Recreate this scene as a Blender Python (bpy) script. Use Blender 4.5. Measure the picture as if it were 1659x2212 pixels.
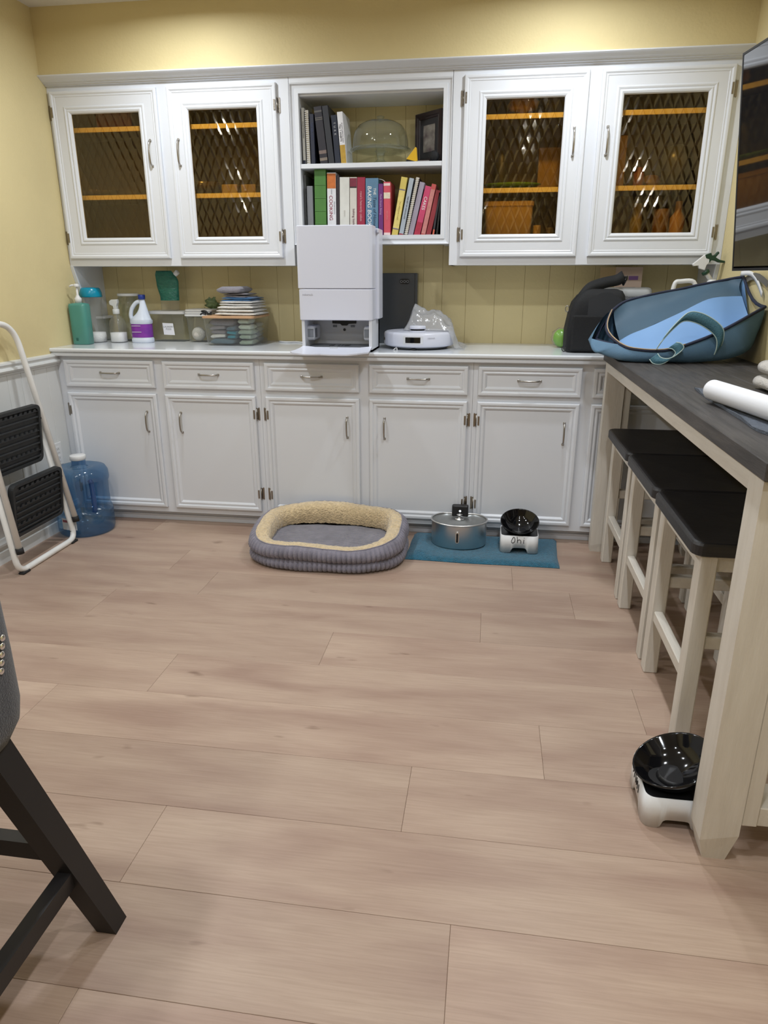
import bpy, bmesh, math, random
from mathutils import Vector, Matrix, noise as mnoise
random.seed(7)
S = bpy.context.scene
COL = S.collection
for o in list(bpy.data.objects): bpy.data.objects.remove(o)

# ------------------------------------------------------------------ camera
FPX, YAW, PITCH, ROLL = 1506.88, math.radians(-8.4565), math.radians(18.6591), math.radians(-0.0585)
CAM = Vector((2.19619, -3.31175, 1.25237))
FW = Vector((math.sin(YAW) * math.cos(PITCH), math.cos(YAW) * math.cos(PITCH), -math.sin(PITCH)))
_r = Vector((math.cos(YAW), -math.sin(YAW), 0)); _u = _r.cross(FW)
RT = _r * math.cos(ROLL) + _u * math.sin(ROLL); UP = _u * math.cos(ROLL) - _r * math.sin(ROLL)
cd = bpy.data.cameras.new('camera'); cam = bpy.data.objects.new('camera', cd); COL.objects.link(cam)
cd.sensor_fit = 'HORIZONTAL'; cd.sensor_width = 36.0; cd.lens = 36.0 * FPX / 1659.0; cd.clip_start = 0.05
M = Matrix((RT, UP, -FW)).transposed().to_4x4(); M.translation = CAM; cam.matrix_world = M
S.camera = cam
def un(px, py, ax, v):
    "pixel -> point on the plane ax = v"
    d = FW + RT * ((px - 829.5) / FPX) - UP * ((py - 1106) / FPX)
    i = 'xyz'.index(ax); return CAM + d * ((v - CAM[i]) / d[i])

# ------------------------------------------------------------------ world, exposure
w = bpy.data.worlds.new('world'); S.world = w; w.use_nodes = True
w.node_tree.nodes['Background'].inputs[0].default_value = (0.8, 0.85, 1, 1)
w.node_tree.nodes['Background'].inputs[1].default_value = 0.15
S.view_settings.view_transform = 'Standard'; S.view_settings.look = 'None'
S.view_settings.gamma = 1.0; S.view_settings.use_curve_mapping = False
S.view_settings.exposure = 0.22
S.cycles.transparent_max_bounces = 20; S.cycles.max_bounces = 9; S.cycles.adaptive_threshold = .025
LAMP_W = 9.0
LAMP_COL = (0.89, 0.945, 1.0)

# ------------------------------------------------------------------ room numbers (metres)
XL, XR, YB, YF, ZC = 0.013, 3.22, 0.555, -5.6, 2.435
ZT = 0.914            # counter top
YU = 0.244            # front of the wall-cabinet doors

# ------------------------------------------------------------------ materials
def lin(c): return tuple((v / 255 / 12.92) if v / 255 <= .04045 else ((v / 255 + .055) / 1.055) ** 2.4 for v in c)
def mat(name, rgb, rough=.5, metal=0., spec=.5, var=.0, vscale=8., vstretch=(1, 1, 1), bump=0., bscale=60., bstretch=None,
        coat=0., sheen=0., rgb2=None, rand=0., emit=0., alpha=1., trans=0., ior=1.45, detail=4.):
    m = bpy.data.materials.new(name); m.use_nodes = True; nt = m.node_tree; N = nt.nodes; L = nt.links
    b = N['Principled BSDF']; c = lin(rgb)
    b.inputs['Base Color'].default_value = (*c, 1); b.inputs['Roughness'].default_value = rough
    b.inputs['Metallic'].default_value = metal; b.inputs['Specular IOR Level'].default_value = spec
    b.inputs['Coat Weight'].default_value = coat; b.inputs['Sheen Weight'].default_value = sheen
    b.inputs['Alpha'].default_value = alpha; b.inputs['Transmission Weight'].default_value = trans; b.inputs['IOR'].default_value = ior
    if emit:
        b.inputs['Emission Color'].default_value = (*c, 1); b.inputs['Emission Strength'].default_value = emit
    tc = N.new('ShaderNodeTexCoord')
    def nz(scale, st, det):
        mp = N.new('ShaderNodeMapping'); mp.inputs['Scale'].default_value = st; L.new(tc.outputs['Object'], mp.inputs[0])
        t = N.new('ShaderNodeTexNoise'); t.inputs['Scale'].default_value = scale; t.inputs['Detail'].default_value = det
        L.new(mp.outputs[0], t.inputs['Vector']); return t
    if var or rgb2:
        t = nz(vscale, vstretch, detail); r = N.new('ShaderNodeValToRGB')
        c2 = lin(rgb2) if rgb2 else tuple(x * (1 - var) for x in c); c1 = c if rgb2 else tuple(min(1, x * (1 + var * .5)) for x in c)
        r.color_ramp.elements[0].position = .32; r.color_ramp.elements[1].position = .68
        r.color_ramp.elements[0].color = (*c2, 1); r.color_ramp.elements[1].color = (*c1, 1)
        L.new(t.outputs['Fac'], r.inputs[0]); L.new(r.outputs[0], b.inputs['Base Color'])
    if bump:
        t = nz(bscale, bstretch or (1, 1, 1), 3.); bp = N.new('ShaderNodeBump'); bp.inputs['Strength'].default_value = bump
        bp.inputs['Distance'].default_value = .01; L.new(t.outputs['Fac'], bp.inputs['Height']); L.new(bp.outputs[0], b.inputs['Normal'])
    return m
def clear(name, tint, gloss=.10, rough=.05, edge=.45, body=0., bodyrgb=(255, 255, 255), bump=0., bscale=40.):
    "thin clear plastic / glass sheet: tinted see-through, fresnel gloss, a little body colour"
    m = bpy.data.materials.new(name); m.use_nodes = True; nt = m.node_tree; N = nt.nodes; L = nt.links
    out = N['Material Output']; N.remove(N['Principled BSDF'])
    tr = N.new('ShaderNodeBsdfTransparent'); tr.inputs[0].default_value = (*lin(tint), 1)
    gl = N.new('ShaderNodeBsdfGlossy'); gl.inputs['Roughness'].default_value = rough
    df = N.new('ShaderNodeBsdfDiffuse'); df.inputs[0].default_value = (*lin(bodyrgb), 1)
    fr = N.new('ShaderNodeLayerWeight'); fr.inputs['Blend'].default_value = .5
    pw = N.new('ShaderNodeMath'); pw.operation = 'POWER'; pw.inputs[1].default_value = 3.5; L.new(fr.outputs['Facing'], pw.inputs[0])
    ma = N.new('ShaderNodeMath'); ma.operation = 'MULTIPLY_ADD'; ma.inputs[1].default_value = edge; ma.inputs[2].default_value = gloss * .25
    L.new(pw.outputs[0], ma.inputs[0])
    m1 = N.new('ShaderNodeMixShader'); m1.inputs[0].default_value = body; L.new(tr.outputs[0], m1.inputs[1]); L.new(df.outputs[0], m1.inputs[2])
    m2 = N.new('ShaderNodeMixShader'); L.new(ma.outputs[0], m2.inputs[0]); L.new(m1.outputs[0], m2.inputs[1]); L.new(gl.outputs[0], m2.inputs[2])
    if bump:
        tc = N.new('ShaderNodeTexCoord'); t = N.new('ShaderNodeTexNoise'); t.inputs['Scale'].default_value = bscale; L.new(tc.outputs['Object'], t.inputs['Vector'])
        bp = N.new('ShaderNodeBump'); bp.inputs['Strength'].default_value = bump; bp.inputs['Distance'].default_value = .01
        L.new(t.outputs['Fac'], bp.inputs['Height']); L.new(bp.outputs[0], gl.inputs['Normal']); L.new(bp.outputs[0], fr.inputs['Normal'])
    L.new(m2.outputs[0], out.inputs[0]); return m
def amber_glass():
    m = bpy.data.materials.new('amber_glass'); m.use_nodes = True; nt = m.node_tree; N = nt.nodes; L = nt.links
    out = N['Material Output']; N.remove(N['Principled BSDF'])
    tc = N.new('ShaderNodeTexCoord'); sp = N.new('ShaderNodeSeparateXYZ'); L.new(tc.outputs['Object'], sp.inputs[0])
    def M2(op, a, b=None, c=None):
        n = N.new('ShaderNodeMath'); n.operation = op
        for i, v in enumerate((a, b, c)):
            if v is None: continue
            if isinstance(v, (int, float)): n.inputs[i].default_value = v
            else: L.new(v, n.inputs[i])
        return n.outputs[0]
    sx = M2('MULTIPLY', sp.outputs[0], 1 / .042); sz = M2('MULTIPLY', sp.outputs[2], 1 / .098)
    ds = []
    for op in ('ADD', 'SUBTRACT'):
        f = M2('FRACT', M2(op, sx, sz)); ds.append(M2('ABSOLUTE', M2('SUBTRACT', f, .5)))
    d = M2('MINIMUM', ds[0], ds[1])                       # 0 on the pressed lines
    ln = M2('SUBTRACT', 1.0, M2('MINIMUM', M2('MULTIPLY', d, 20.0), 1.0))
    mx = N.new('ShaderNodeMix'); mx.data_type = 'RGBA'; L.new(ln, mx.inputs[0])
    mx.inputs[6].default_value = (.93, .79, .50, 1); mx.inputs[7].default_value = (.80, .62, .34, 1)
    tr = N.new('ShaderNodeBsdfTransparent'); L.new(mx.outputs[2], tr.inputs[0])
    gl = N.new('ShaderNodeBsdfGlossy'); gl.inputs['Roughness'].default_value = .06
    nz = N.new('ShaderNodeTexNoise'); nz.inputs['Scale'].default_value = 9.; L.new(tc.outputs['Object'], nz.inputs['Vector'])
    hg = M2('ADD', M2('MULTIPLY', M2('MINIMUM', M2('MULTIPLY', d, 4.0), 1.0), .8), M2('MULTIPLY', nz.outputs[0], .5))
    bp = N.new('ShaderNodeBump'); bp.inputs['Strength'].default_value = .5; bp.inputs['Distance'].default_value = .004
    L.new(hg, bp.inputs['Height']); L.new(bp.outputs[0], gl.inputs['Normal'])
    fr = N.new('ShaderNodeLayerWeight'); fr.inputs['Blend'].default_value = .5
    fz = M2('MULTIPLY_ADD', M2('POWER', fr.outputs['Facing'], 4.0), .5, .06)
    ms = N.new('ShaderNodeMixShader'); L.new(fz, ms.inputs[0]); L.new(tr.outputs[0], ms.inputs[1]); L.new(gl.outputs[0], ms.inputs[2])
    L.new(ms.outputs[0], out.inputs[0]); return m
def plank_mat():
    m = bpy.data.materials.new('oak_plank'); m.use_nodes = True; nt = m.node_tree; N = nt.nodes; L = nt.links
    b = N['Principled BSDF']; b.inputs['Roughness'].default_value = .42; b.inputs['Specular IOR Level'].default_value = .35
    tc = N.new('ShaderNodeTexCoord'); oi = N.new('ShaderNodeObjectInfo')
    ad = N.new('ShaderNodeVectorMath'); ad.operation = 'ADD'; sc = N.new('ShaderNodeVectorMath'); sc.operation = 'SCALE'; sc.inputs['Scale'].default_value = 37.
    cx = N.new('ShaderNodeCombineXYZ'); L.new(oi.outputs['Random'], cx.inputs[0]); L.new(oi.outputs['Random'], cx.inputs[1])
    L.new(cx.outputs[0], sc.inputs[0]); L.new(tc.outputs['Object'], ad.inputs[0]); L.new(sc.outputs[0], ad.inputs[1])
    def nz(st, scale, det, dist=0.):
        mp = N.new('ShaderNodeMapping'); mp.inputs['Scale'].default_value = st; L.new(ad.outputs[0], mp.inputs[0])
        t = N.new('ShaderNodeTexNoise'); t.inputs['Scale'].default_value = scale; t.inputs['Detail'].default_value = det; t.inputs['Distortion'].default_value = dist
        L.new(mp.outputs[0], t.inputs['Vector']); return t
    broad = nz((1, 5, 1), 1.6, 3, .4); fine = nz((1, 26, 1), 8., 8, .6); fleck = nz((2.2, 7, 1), 2.6, 2, 0)
    r1 = N.new('ShaderNodeValToRGB'); e = r1.color_ramp.elements
    e[0].position = .3; e[0].color = (*lin((158, 132, 117)), 1); e[1].position = .72; e[1].color = (*lin((184, 161, 143)), 1)
    x = e.new(.52); x.color = (*lin((174, 150, 133)), 1)
    L.new(broad.outputs[0], r1.inputs[0])
    r2 = N.new('ShaderNodeValToRGB'); e = r2.color_ramp.elements
    e[0].position = .3; e[0].color = (.88, .865, .85, 1); e[1].position = .62; e[1].color = (1, 1, 1, 1); L.new(fine.outputs[0], r2.inputs[0])
    r3 = N.new('ShaderNodeValToRGB'); e = r3.color_ramp.elements
    e[0].position = .22; e[0].color = (.55, .50, .47, 1); e[1].position = .30; e[1].color = (1, 1, 1, 1); L.new(fleck.outputs[0], r3.inputs[0])
    def mul(a, bb):
        n = N.new('ShaderNodeMix'); n.data_type = 'RGBA'; n.blend_type = 'MULTIPLY'; n.inputs[0].default_value = 1.; L.new(a, n.inputs[6]); L.new(bb, n.inputs[7]); return n.outputs[2]
    hv = N.new('ShaderNodeHueSaturation'); L.new(mul(mul(r1.outputs[0], r2.outputs[0]), r3.outputs[0]), hv.inputs['Color'])
    mr = N.new('ShaderNodeMapRange'); mr.inputs['To Min'].default_value = .93; mr.inputs['To Max'].default_value = 1.06; L.new(oi.outputs['Random'], mr.inputs[0]); L.new(mr.outputs[0], hv.inputs['Value'])
    L.new(hv.outputs[0], b.inputs['Base Color'])
    bp = N.new('ShaderNodeBump'); bp.inputs['Strength'].default_value = .08; bp.inputs['Distance'].default_value = .004; L.new(fine.outputs[0], bp.inputs['Height']); L.new(bp.outputs[0], b.inputs['Normal'])
    return m
MT = {}
MT['white'] = mat('white_gloss_paint', (222, 225, 231), .28, spec=.5, bump=.03, bscale=25)
MT['whitewall'] = mat('white_wainscot_paint', (212, 213, 212), .4, bump=.03, bscale=30)
MT['counter'] = mat('white_counter_laminate', (224, 228, 234), .12, spec=.6, bump=.02, bscale=12)
MT['yellow'] = mat('yellow_wall_paint', (218, 202, 154), .6, spec=.3, var=.04, vscale=3, bump=.12, bscale=90)
MT['ceiling'] = mat('white_ceiling_paint', (225, 222, 214), .8, bump=.2, bscale=120)
MT['plank'] = plank_mat()
MT['sub'] = mat('dark_joint', (142, 122, 108), .9)
MT['amber'] = amber_glass()
MT['inside'] = mat('shaded_cabinet_lining', (86, 74, 60), .6, var=.2, vscale=4, vstretch=(6, 6, 1))  # low light inside the cabinets is put into this brown
MT['shelfedge'] = mat('cream_shelf_paint', (235, 228, 205), .45)
MT['steel'] = mat('brushed_nickel', (176, 172, 166), .3, metal=1., bump=.05, bscale=30)
MT['hinge'] = mat('antique_nickel', (150, 143, 134), .32, metal=1., bump=.1, bscale=200)
MT['stainless'] = mat('stainless_steel', (214, 214, 214), .34, metal=1., bump=.06, bscale=20, bstretch=(1, 1, 40))
MT['black'] = mat('black_plastic', (28, 28, 30), .4)
MT['blackgloss'] = mat('black_glazed_plastic', (14, 14, 16), .08, spec=.6)
MT['blackmatte'] = mat('black_rubber', (34, 33, 34), .7)
MT['tread'] = mat('ribbed_black_tread', (40, 42, 44), .55, var=.15, vscale=30)
MT['tube'] = mat('white_enamel_tube', (230, 229, 226), .35, var=.05, vscale=14)
MT['darkwood'] = mat('charcoal_stained_wood', (74, 70, 68), .5, rgb2=(52, 49, 48), vscale=5, vstretch=(14, 1.2, 14), bump=.12, bscale=22, bstretch=(14, 1, 14))
MT['seatwood'] = mat('black_stained_wood', (44, 42, 42), .45, rgb2=(34, 32, 33), vscale=5, vstretch=(2, 14, 14), bump=.08, bscale=20, bstretch=(2, 14, 14))
MT['cream'] = mat('whitewashed_pine', (214, 208, 198), .55, rgb2=(203, 196, 185), vscale=4, vstretch=(9, 9, 1.2), bump=.1, bscale=18, bstretch=(9, 9, 1))
MT['creamx'] = mat('whitewashed_rail', (212, 206, 196), .55, rgb2=(200, 193, 182), vscale=4, vstretch=(9, 1.2, 9), bump=.1, bscale=18, bstretch=(9, 1, 9))
MT['appliance'] = mat('white_satin_plastic', (215, 218, 232), .3)
MT['appl_in'] = mat('light_grey_plastic', (214, 217, 224), .45)
MT['greyplastic'] = mat('mid_grey_plastic', (120, 124, 130), .5)
MT['darkgrey'] = mat('graphite_panel', (74, 78, 84), .22, spec=.6)
MT['teal_towel'] = mat('teal_terry', (24, 104, 132), .95, sheen=.3, var=.25, vscale=60, bump=.9, bscale=260)
MT['cord'] = mat('grey_corduroy', (128, 124, 136), .9, sheen=.3, var=.2, vscale=18, bump=.3, bscale=200)
MT['sherpa'] = mat('beige_sherpa', (216, 192, 152), .95, sheen=.5, var=.18, vscale=70, bump=1., bscale=120)
MT['fabric_dark'] = mat('charcoal_upholstery', (58, 60, 68), .9, sheen=.25, var=.15, vscale=120, bump=.4, bscale=300)
MT['blackwood'] = mat('black_lacquered_wood', (36, 34, 35), .42, bump=.05, bscale=20)
MT['chrome'] = mat('chrome', (225, 225, 228), .08, metal=1.)
MT['bagout'] = mat('slate_blue_canvas', (88, 120, 146), .75, var=.08, vscale=10, bump=.25, bscale=350)
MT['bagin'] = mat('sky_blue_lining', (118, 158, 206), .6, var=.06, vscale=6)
MT['bagback'] = mat('dark_upper_lining', (64, 90, 110), .6, var=.06, vscale=6)
MT['navy'] = mat('navy_binding', (30, 36, 58), .7)
MT['strap'] = mat('teal_webbing', (70, 112, 128), .7, bump=.3, bscale=200)
MT['piping'] = mat('pale_piping', (176, 196, 192), .6)
MT['zip'] = mat('tan_zip', (170, 148, 120), .5)
MT['nylon'] = mat('black_nylon', (20, 21, 24), .75, var=.12, vscale=30, bump=.25, bscale=300)
MT['clear'] = clear('clear_acrylic', (248, 250, 248), .2, edge=.8, body=.04)
MT['clear2'] = clear('clear_frosted_plastic', (250, 250, 249), .10, .15, body=.07, bodyrgb=(230, 230, 228))
MT['glass'] = clear('clear_glass', (244, 247, 244), .3, .02, .9, body=.02)
MT['pbag'] = clear('thin_plastic_bag', (232, 233, 235), .3, .18, body=.38, bodyrgb=(228, 229, 232), bump=.8, bscale=30)
MT['jug'] = clear('blue_water_bottle', (186, 212, 232), .2, .08, body=.15, bodyrgb=(112, 152, 190), bump=.05, bscale=12)
MT['jugdark'] = clear('blue_bottle_thick', (110, 150, 200), .2, .08, body=.4, bodyrgb=(70, 114, 172))
MT['paper'] = mat('white_paper', (226, 227, 232), .7)
MT['pages'] = mat('page_block', (214, 205, 186), .9, var=.12, vscale=4, vstretch=(60, 60, 1))
MT['lid'] = mat('white_lid_plastic', (222, 222, 222), .4)
MT['felt'] = mat('grey_felt', (92, 98, 108), .95, var=.2, vscale=90, bump=.5, bscale=300)
MT['cream_towel'] = mat('oatmeal_cotton', (196, 190, 182), .95, sheen=.3, var=.08, vscale=30, bump=.5, bscale=240)
MT['ink'] = mat('marker_ink', (22, 22, 26), .6)
def flat(name, rgb, rough=.6, **k):
    key = 'c_%s' % name
    if key not in MT: MT[key] = mat(name, rgb, rough, **k)
    return MT[key]
def cloth(name, rgb): return flat(name, rgb, .95, sheen=.3, var=.1, vscale=40, bump=.5, bscale=260)

# ------------------------------------------------------------------ mesh helpers
class B:
    def __init__(s): s.bm = bmesh.new(); s.mi = 0
    def _new(s, n0):
        for f in list(s.bm.faces)[n0:]: f.material_index = s.mi
    def box(s, x0, x1, y0, y1, z0, z1, bev=0., seg=2):
        n0 = len(s.bm.faces); bm = bmesh.new(); bmesh.ops.create_cube(bm, size=1)
        for v in bm.verts: v.co = Vector(((x0 + x1) / 2 + v.co.x * (x1 - x0), (y0 + y1) / 2 + v.co.y * (y1 - y0), (z0 + z1) / 2 + v.co.z * (z1 - z0)))
        if bev: bmesh.ops.bevel(bm, geom=list(bm.edges), offset=min(bev, .49 * min(abs(x1 - x0), abs(y1 - y0), abs(z1 - z0))), segments=seg, profile=.5, affect='EDGES')
        s.add(bm); return s
    def add(s, bm, mtx=None):
        if mtx is not None: bmesh.ops.transform(bm, matrix=mtx, verts=bm.verts)
        vm = [s.bm.verts.new(v.co) for v in bm.verts]; bm.verts.index_update()
        for f in bm.faces:
            try: g = s.bm.faces.new([vm[v.index] for v in f.verts]); g.material_index = s.mi; g.smooth = f.smooth
            except ValueError: pass
        bm.free(); return s
    def grid(s, rows, closed_u=False, closed_v=False, smooth=True, cap0=False, cap1=False):
        "rows: list of rings of points"
        R = [[s.bm.verts.new(p) for p in r] for r in rows]; n = len(R[0]); m = len(R)
        for i in range(m if closed_v else m - 1):
            a, b = R[i], R[(i + 1) % m]
            for j in range(n if closed_u else n - 1):
                k = (j + 1) % n
                try: f = s.bm.faces.new((a[j], a[k], b[k], b[j])); f.smooth = smooth; f.material_index = s.mi
                except ValueError: pass
        for c, r in ((cap0, R[0][::-1]), (cap1, R[-1])):
            if c:
                f = s.bm.faces.new(r); f.material_index = s.mi
        return s
    def lathe(s, prof, c=(0, 0, 0), seg=28, sx=1., sy=1., cap0=True, cap1=True, sq=2.0, mtx=None):
        "prof: (radius, z) bottom to top; sq > 2 squares the plan"
        rows = []
        for r, z in prof:
            ring = []
            for k in range(seg):
                a = 2 * math.pi * k / seg; ca, sa = math.cos(a), math.sin(a)
                q = (abs(ca) ** sq + abs(sa) ** sq) ** (-1 / sq)
                p = Vector((ca * q * r * sx, sa * q * r * sy, z))
                if mtx is not None: p = mtx @ p
                ring.append(p + Vector(c))
            rows.append(ring)
        return s.grid(rows, closed_u=True, cap0=cap0 and prof[0][0] > 1e-5, cap1=cap1 and prof[-1][0] > 1e-5)
    def tube(s, path, r, seg=10, closed=False, rr=None, cap=True):
        P = [Vector(p) for p in path]; n = len(P); rows = []; ref = None
        for i in range(n):
            if closed: t = (P[(i + 1) % n] - P[i - 1])
            else: t = P[min(i + 1, n - 1)] - P[max(i - 1, 0)]
            t.normalize()
            if ref is None:
                ref = Vector((0, 0, 1)) if abs(t.z) < .9 else Vector((1, 0, 0))
                ref = (ref - t * ref.dot(t)).normalized()
            else: ref = (ref - t * ref.dot(t)).normalized()
            bi = t.cross(ref); q = rr[i] if rr else r
            rows.append([P[i] + (ref * math.cos(2 * math.pi * k / seg) + bi * math.sin(2 * math.pi * k / seg)) * q for k in range(seg)])
        return s.grid(rows, closed_u=True, closed_v=closed, cap0=cap and not closed, cap1=cap and not closed)
    def ribbon(s, path, wv, th=.002):
        "flat strap: path points, width vectors (one per point or one for all)"
        P = [Vector(p) for p in path]; n = len(P); rows = []
        for i in range(n):
            t = (P[min(i + 1, n - 1)] - P[max(i - 1, 0)]).normalized(); ww = Vector(wv[i] if isinstance(wv, list) else wv)
            nn = t.cross(ww).normalized() * th / 2
            rows.append([P[i] - ww / 2 + nn, P[i] + ww / 2 + nn, P[i] + ww / 2 - nn, P[i] - ww / 2 - nn])
        return s.grid(rows, closed_u=True, cap0=True, cap1=True)
    def rings(s, x0, x1, z0, z1, prof, fill=True, back=None, M=None):
        "mitred rectangular moulding in the xz plane: prof = (inset, y)"
        n0 = len(s.bm.faces); R = []
        for t, y in prof:
            pts = [Vector((x0 + t, y, z0 + t)), Vector((x1 - t, y, z0 + t)), Vector((x1 - t, y, z1 - t)), Vector((x0 + t, y, z1 - t))]
            R.append([s.bm.verts.new(M @ p if M else p) for p in pts])
        for a, b in zip(R, R[1:]):
            for j in range(4):
                f = s.bm.faces.new((a[j], a[(j + 1) % 4], b[(j + 1) % 4], b[j])); f.material_index = s.mi
        if fill: f = s.bm.faces.new(R[-1]); f.material_index = s.mi
        if back: f = s.bm.faces.new(R[0][::-1]); f.material_index = s.mi
        return s
    def prism(s, poly, ax, a, b, bev=0.):
        "polygon in the plane normal to ax, extruded from a to b"
        i = 'xyz'.index(ax); bm = bmesh.new()
        def P(p, h):
            q = list(p); q.insert(i, h); return Vector(q)
        lo = [bm.verts.new(P(p, a)) for p in poly]; hi = [bm.verts.new(P(p, b)) for p in poly]; n = len(poly)
        bm.faces.new(lo[::-1]); bm.faces.new(hi)
        for k in range(n): bm.faces.new((lo[k], lo[(k + 1) % n], hi[(k + 1) % n], hi[k]))
        bmesh.ops.recalc_face_normals(bm, faces=bm.faces)
        if bev: bmesh.ops.bevel(bm, geom=list(bm.edges), offset=bev, segments=2, profile=.5, affect='EDGES')
        return s.add(bm)
    def sphere(s, c, r, sx=1, sy=1, sz=1, u=18, v=12, disp=0., ds=6.):
        bm = bmesh.new(); bmesh.ops.create_uvsphere(bm, u_segments=u, v_segments=v, radius=1)
        for q in bm.verts:
            k = 1 + (disp * mnoise.noise(q.co * ds + Vector(c) * 9) if disp else 0)
            q.co = Vector((q.co.x * r * sx * k, q.co.y * r * sy * k, q.co.z * r * sz * k)) + Vector(c)
        for f in bm.faces: f.smooth = True
        return s.add(bm)
    def move(s, v):
        bmesh.ops.translate(s.bm, vec=Vector(v), verts=s.bm.verts); return s
    def xf(s, m):
        bmesh.ops.transform(s.bm, matrix=m, verts=s.bm.verts); return s
def wpos(o):
    v = Vector((0, 0, 0))
    while o is not None: v = v + o.location; o = o.parent
    return v
def put(name, b, m, parent=None, local=False, smooth=None, recalc=True):
    "link one mesh object; b holds world coordinates unless local"
    me = bpy.data.meshes.new(name); bm = b.bm
    if recalc: bmesh.ops.recalc_face_normals(bm, faces=bm.faces)
    if parent is not None and not local: bmesh.ops.translate(bm, vec=-wpos(parent), verts=bm.verts)
    if smooth is not None:
        for f in bm.faces: f.smooth = smooth
    bm.to_mesh(me); bm.free()
    for x in (m if isinstance(m, (list, tuple)) else [m]): me.materials.append(MT[x] if isinstance(x, str) else x)
    o = bpy.data.objects.new(name, me); COL.objects.link(o); o.parent = parent
    return o
def tag(o, label, cat, group=None):
    o['label'] = label; o['category'] = cat
    if group: o['group'] = group
    return o
def thing(name, label, cat, loc=(0, 0, 0), rotz=0., group=None):
    o = bpy.data.objects.new(name, None); COL.objects.link(o); o.location = loc; o.rotation_euler = (0, 0, rotz)
    o.empty_display_size = .05; return tag(o, label, cat, group)
def solo(name, b, m, label, cat, group=None, smooth=None):
    "a thing that is one mesh; origin moved to its base"
    c = [v.co for v in b.bm.verts]; base = Vector((sum(p.x for p in c) / len(c), sum(p.y for p in c) / len(c), min(p.z for p in c)))
    b.move(-base); o = put(name, b, m, None, smooth=smooth); o.location = base; return tag(o, label, cat, group)
def struct(name, b, m, parent=None, smooth=None):
    o = put(name, b, m, parent, smooth=smooth)
    if parent is None: o['kind'] = 'structure'
    return o
def piece(name, me, loc, parent):
    o = bpy.data.objects.new(name, me); COL.objects.link(o); o.parent = parent; o.location = Vector(loc) - wpos(parent); return o
def text(name, s, size, mtx, m, parent, ext=.0004, italic=0., sx=1.):
    "flat lettering; mtx places the text plane (x right, y up) in world space"
    c = bpy.data.curves.new(name, 'FONT'); c.body = s; c.size = size; c.extrude = ext; c.align_x = 'CENTER'; c.align_y = 'CENTER'; c.shear = italic; c.resolution_u = 3
    t = bpy.data.objects.new(name, c); COL.objects.link(t); bpy.context.view_layer.update()
    me = bpy.data.meshes.new_from_object(t.evaluated_get(bpy.context.evaluated_depsgraph_get()))
    bpy.data.objects.remove(t); bpy.data.curves.remove(c)
    off = wpos(parent) if parent else Vector((0, 0, 0))
    for v in me.vertices: v.co = (mtx @ Vector((v.co.x * sx, v.co.y, v.co.z))) - off
    me.materials.clear(); me.materials.append(MT[m] if isinstance(m, str) else m); me.name = name
    o = bpy.data.objects.new(name, me); COL.objects.link(o); o.parent = parent; return o
def face_y(x, y, z, rot=0.):
    "matrix for lettering on a face that looks to -y, turned by rot in that face"
    return Matrix.Translation((x, y, z)) @ Matrix.Rotation(rot, 4, 'Y') @ Matrix.Rotation(math.pi / 2, 4, 'X')
def rrect(x0, x1, y0, y1, r, n=4):
    P = []
    for cx, cy, a0 in ((x1 - r, y0 + r, -90), (x1 - r, y1 - r, 0), (x0 + r, y1 - r, 90), (x0 + r, y0 + r, 180)):
        for k in range(n + 1):
            a = math.radians(a0 + 90 * k / n); P.append((cx + r * math.cos(a), cy + r * math.sin(a)))
    return P
def smoothpath(P, n=6):
    P = [Vector(p) for p in P]; out = []
    for i in range(len(P) - 1):
        a, b, c, d = P[max(i - 1, 0)], P[i], P[i + 1], P[min(i + 2, len(P) - 1)]
        for k in range(n):
            t = k / n; out.append(.5 * ((2 * b) + (c - a) * t + (2 * a - 5 * b + 4 * c - d) * t * t + (3 * b - a - 3 * c + d) * t ** 3))
    out.append(P[-1]); return out
# ================================================================== the room shell
PW, PLN = .235, 1.53
fl = struct('floor', B().box(XL - .1, XR + .1, YF - .1, YB + .1, -.08, -.004), 'sub')
joints = {0: 1.04, 1: 2.21, 2: 1.67, 3: 1.165, 4: 2.39, 5: 2.04, 6: 1.45}
pm = {}
def plank_mesh(L):
    k = round(L, 3)
    if k not in pm:
        b = B().box(-L / 2 + .0003, L / 2 - .0003, -PW / 2 + .0003, PW / 2 - .0003, -.0045, 0, .0006, 1)
        me = bpy.data.meshes.new('plank'); b.bm.to_mesh(me); b.bm.free(); me.materials.append(MT['plank']); pm[k] = me
    return pm[k]
for k in range(-3, 22):
    yc = -.58 - PW * (k + .5)
    if yc - PW / 2 < YF: break
    j = joints.get(k, XL + .25 + (k * .61 % 1) * 1.4)
    xs = [XL] + sorted(x for x in (j + PLN * n for n in range(-3, 4)) if XL + .06 < x < XR - .06) + [XR]
    for a, c in zip(xs, xs[1:]): piece('plank', plank_mesh(c - a), ((a + c) / 2, yc, 0), fl)

wb = struct('wall_back', B().box(XL - .1, XR + .1, YB, YB + .1, 0, ZC), 'yellow')
x = XL; rnd = random.Random(3)
while x < XR - .01:                                              # grooved panel boards between counter and crown
    wd = min(rnd.choice((.085, .1, .1, .125, .15)), XR - x)
    if XR - x - wd < .05: wd = XR - x
    put('panel_board', B().box(x + .0004, x + wd - .0004, YB - .007, YB, .905, 2.15, .0012, 1), 'yellow', wb); x += wd
wl = struct('wall_left', B().box(XL - .1, XL, YF, YB, 0, ZC), 'yellow')
nb = 56; bw = (0.0175 - YF) / nb
for k in range(nb):
    if YF + k * bw < -2.6: continue
    put('wainscot_board', B().box(XL, XL + .007, YF + k * bw + .0008, YF + (k + 1) * bw - .0008, .09, .835, .002, 1), 'whitewall', wl)
put('wainscot_board', B().box(XL, XL + .007, YF, -2.6, .09, .835), 'whitewall', wl)
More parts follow.
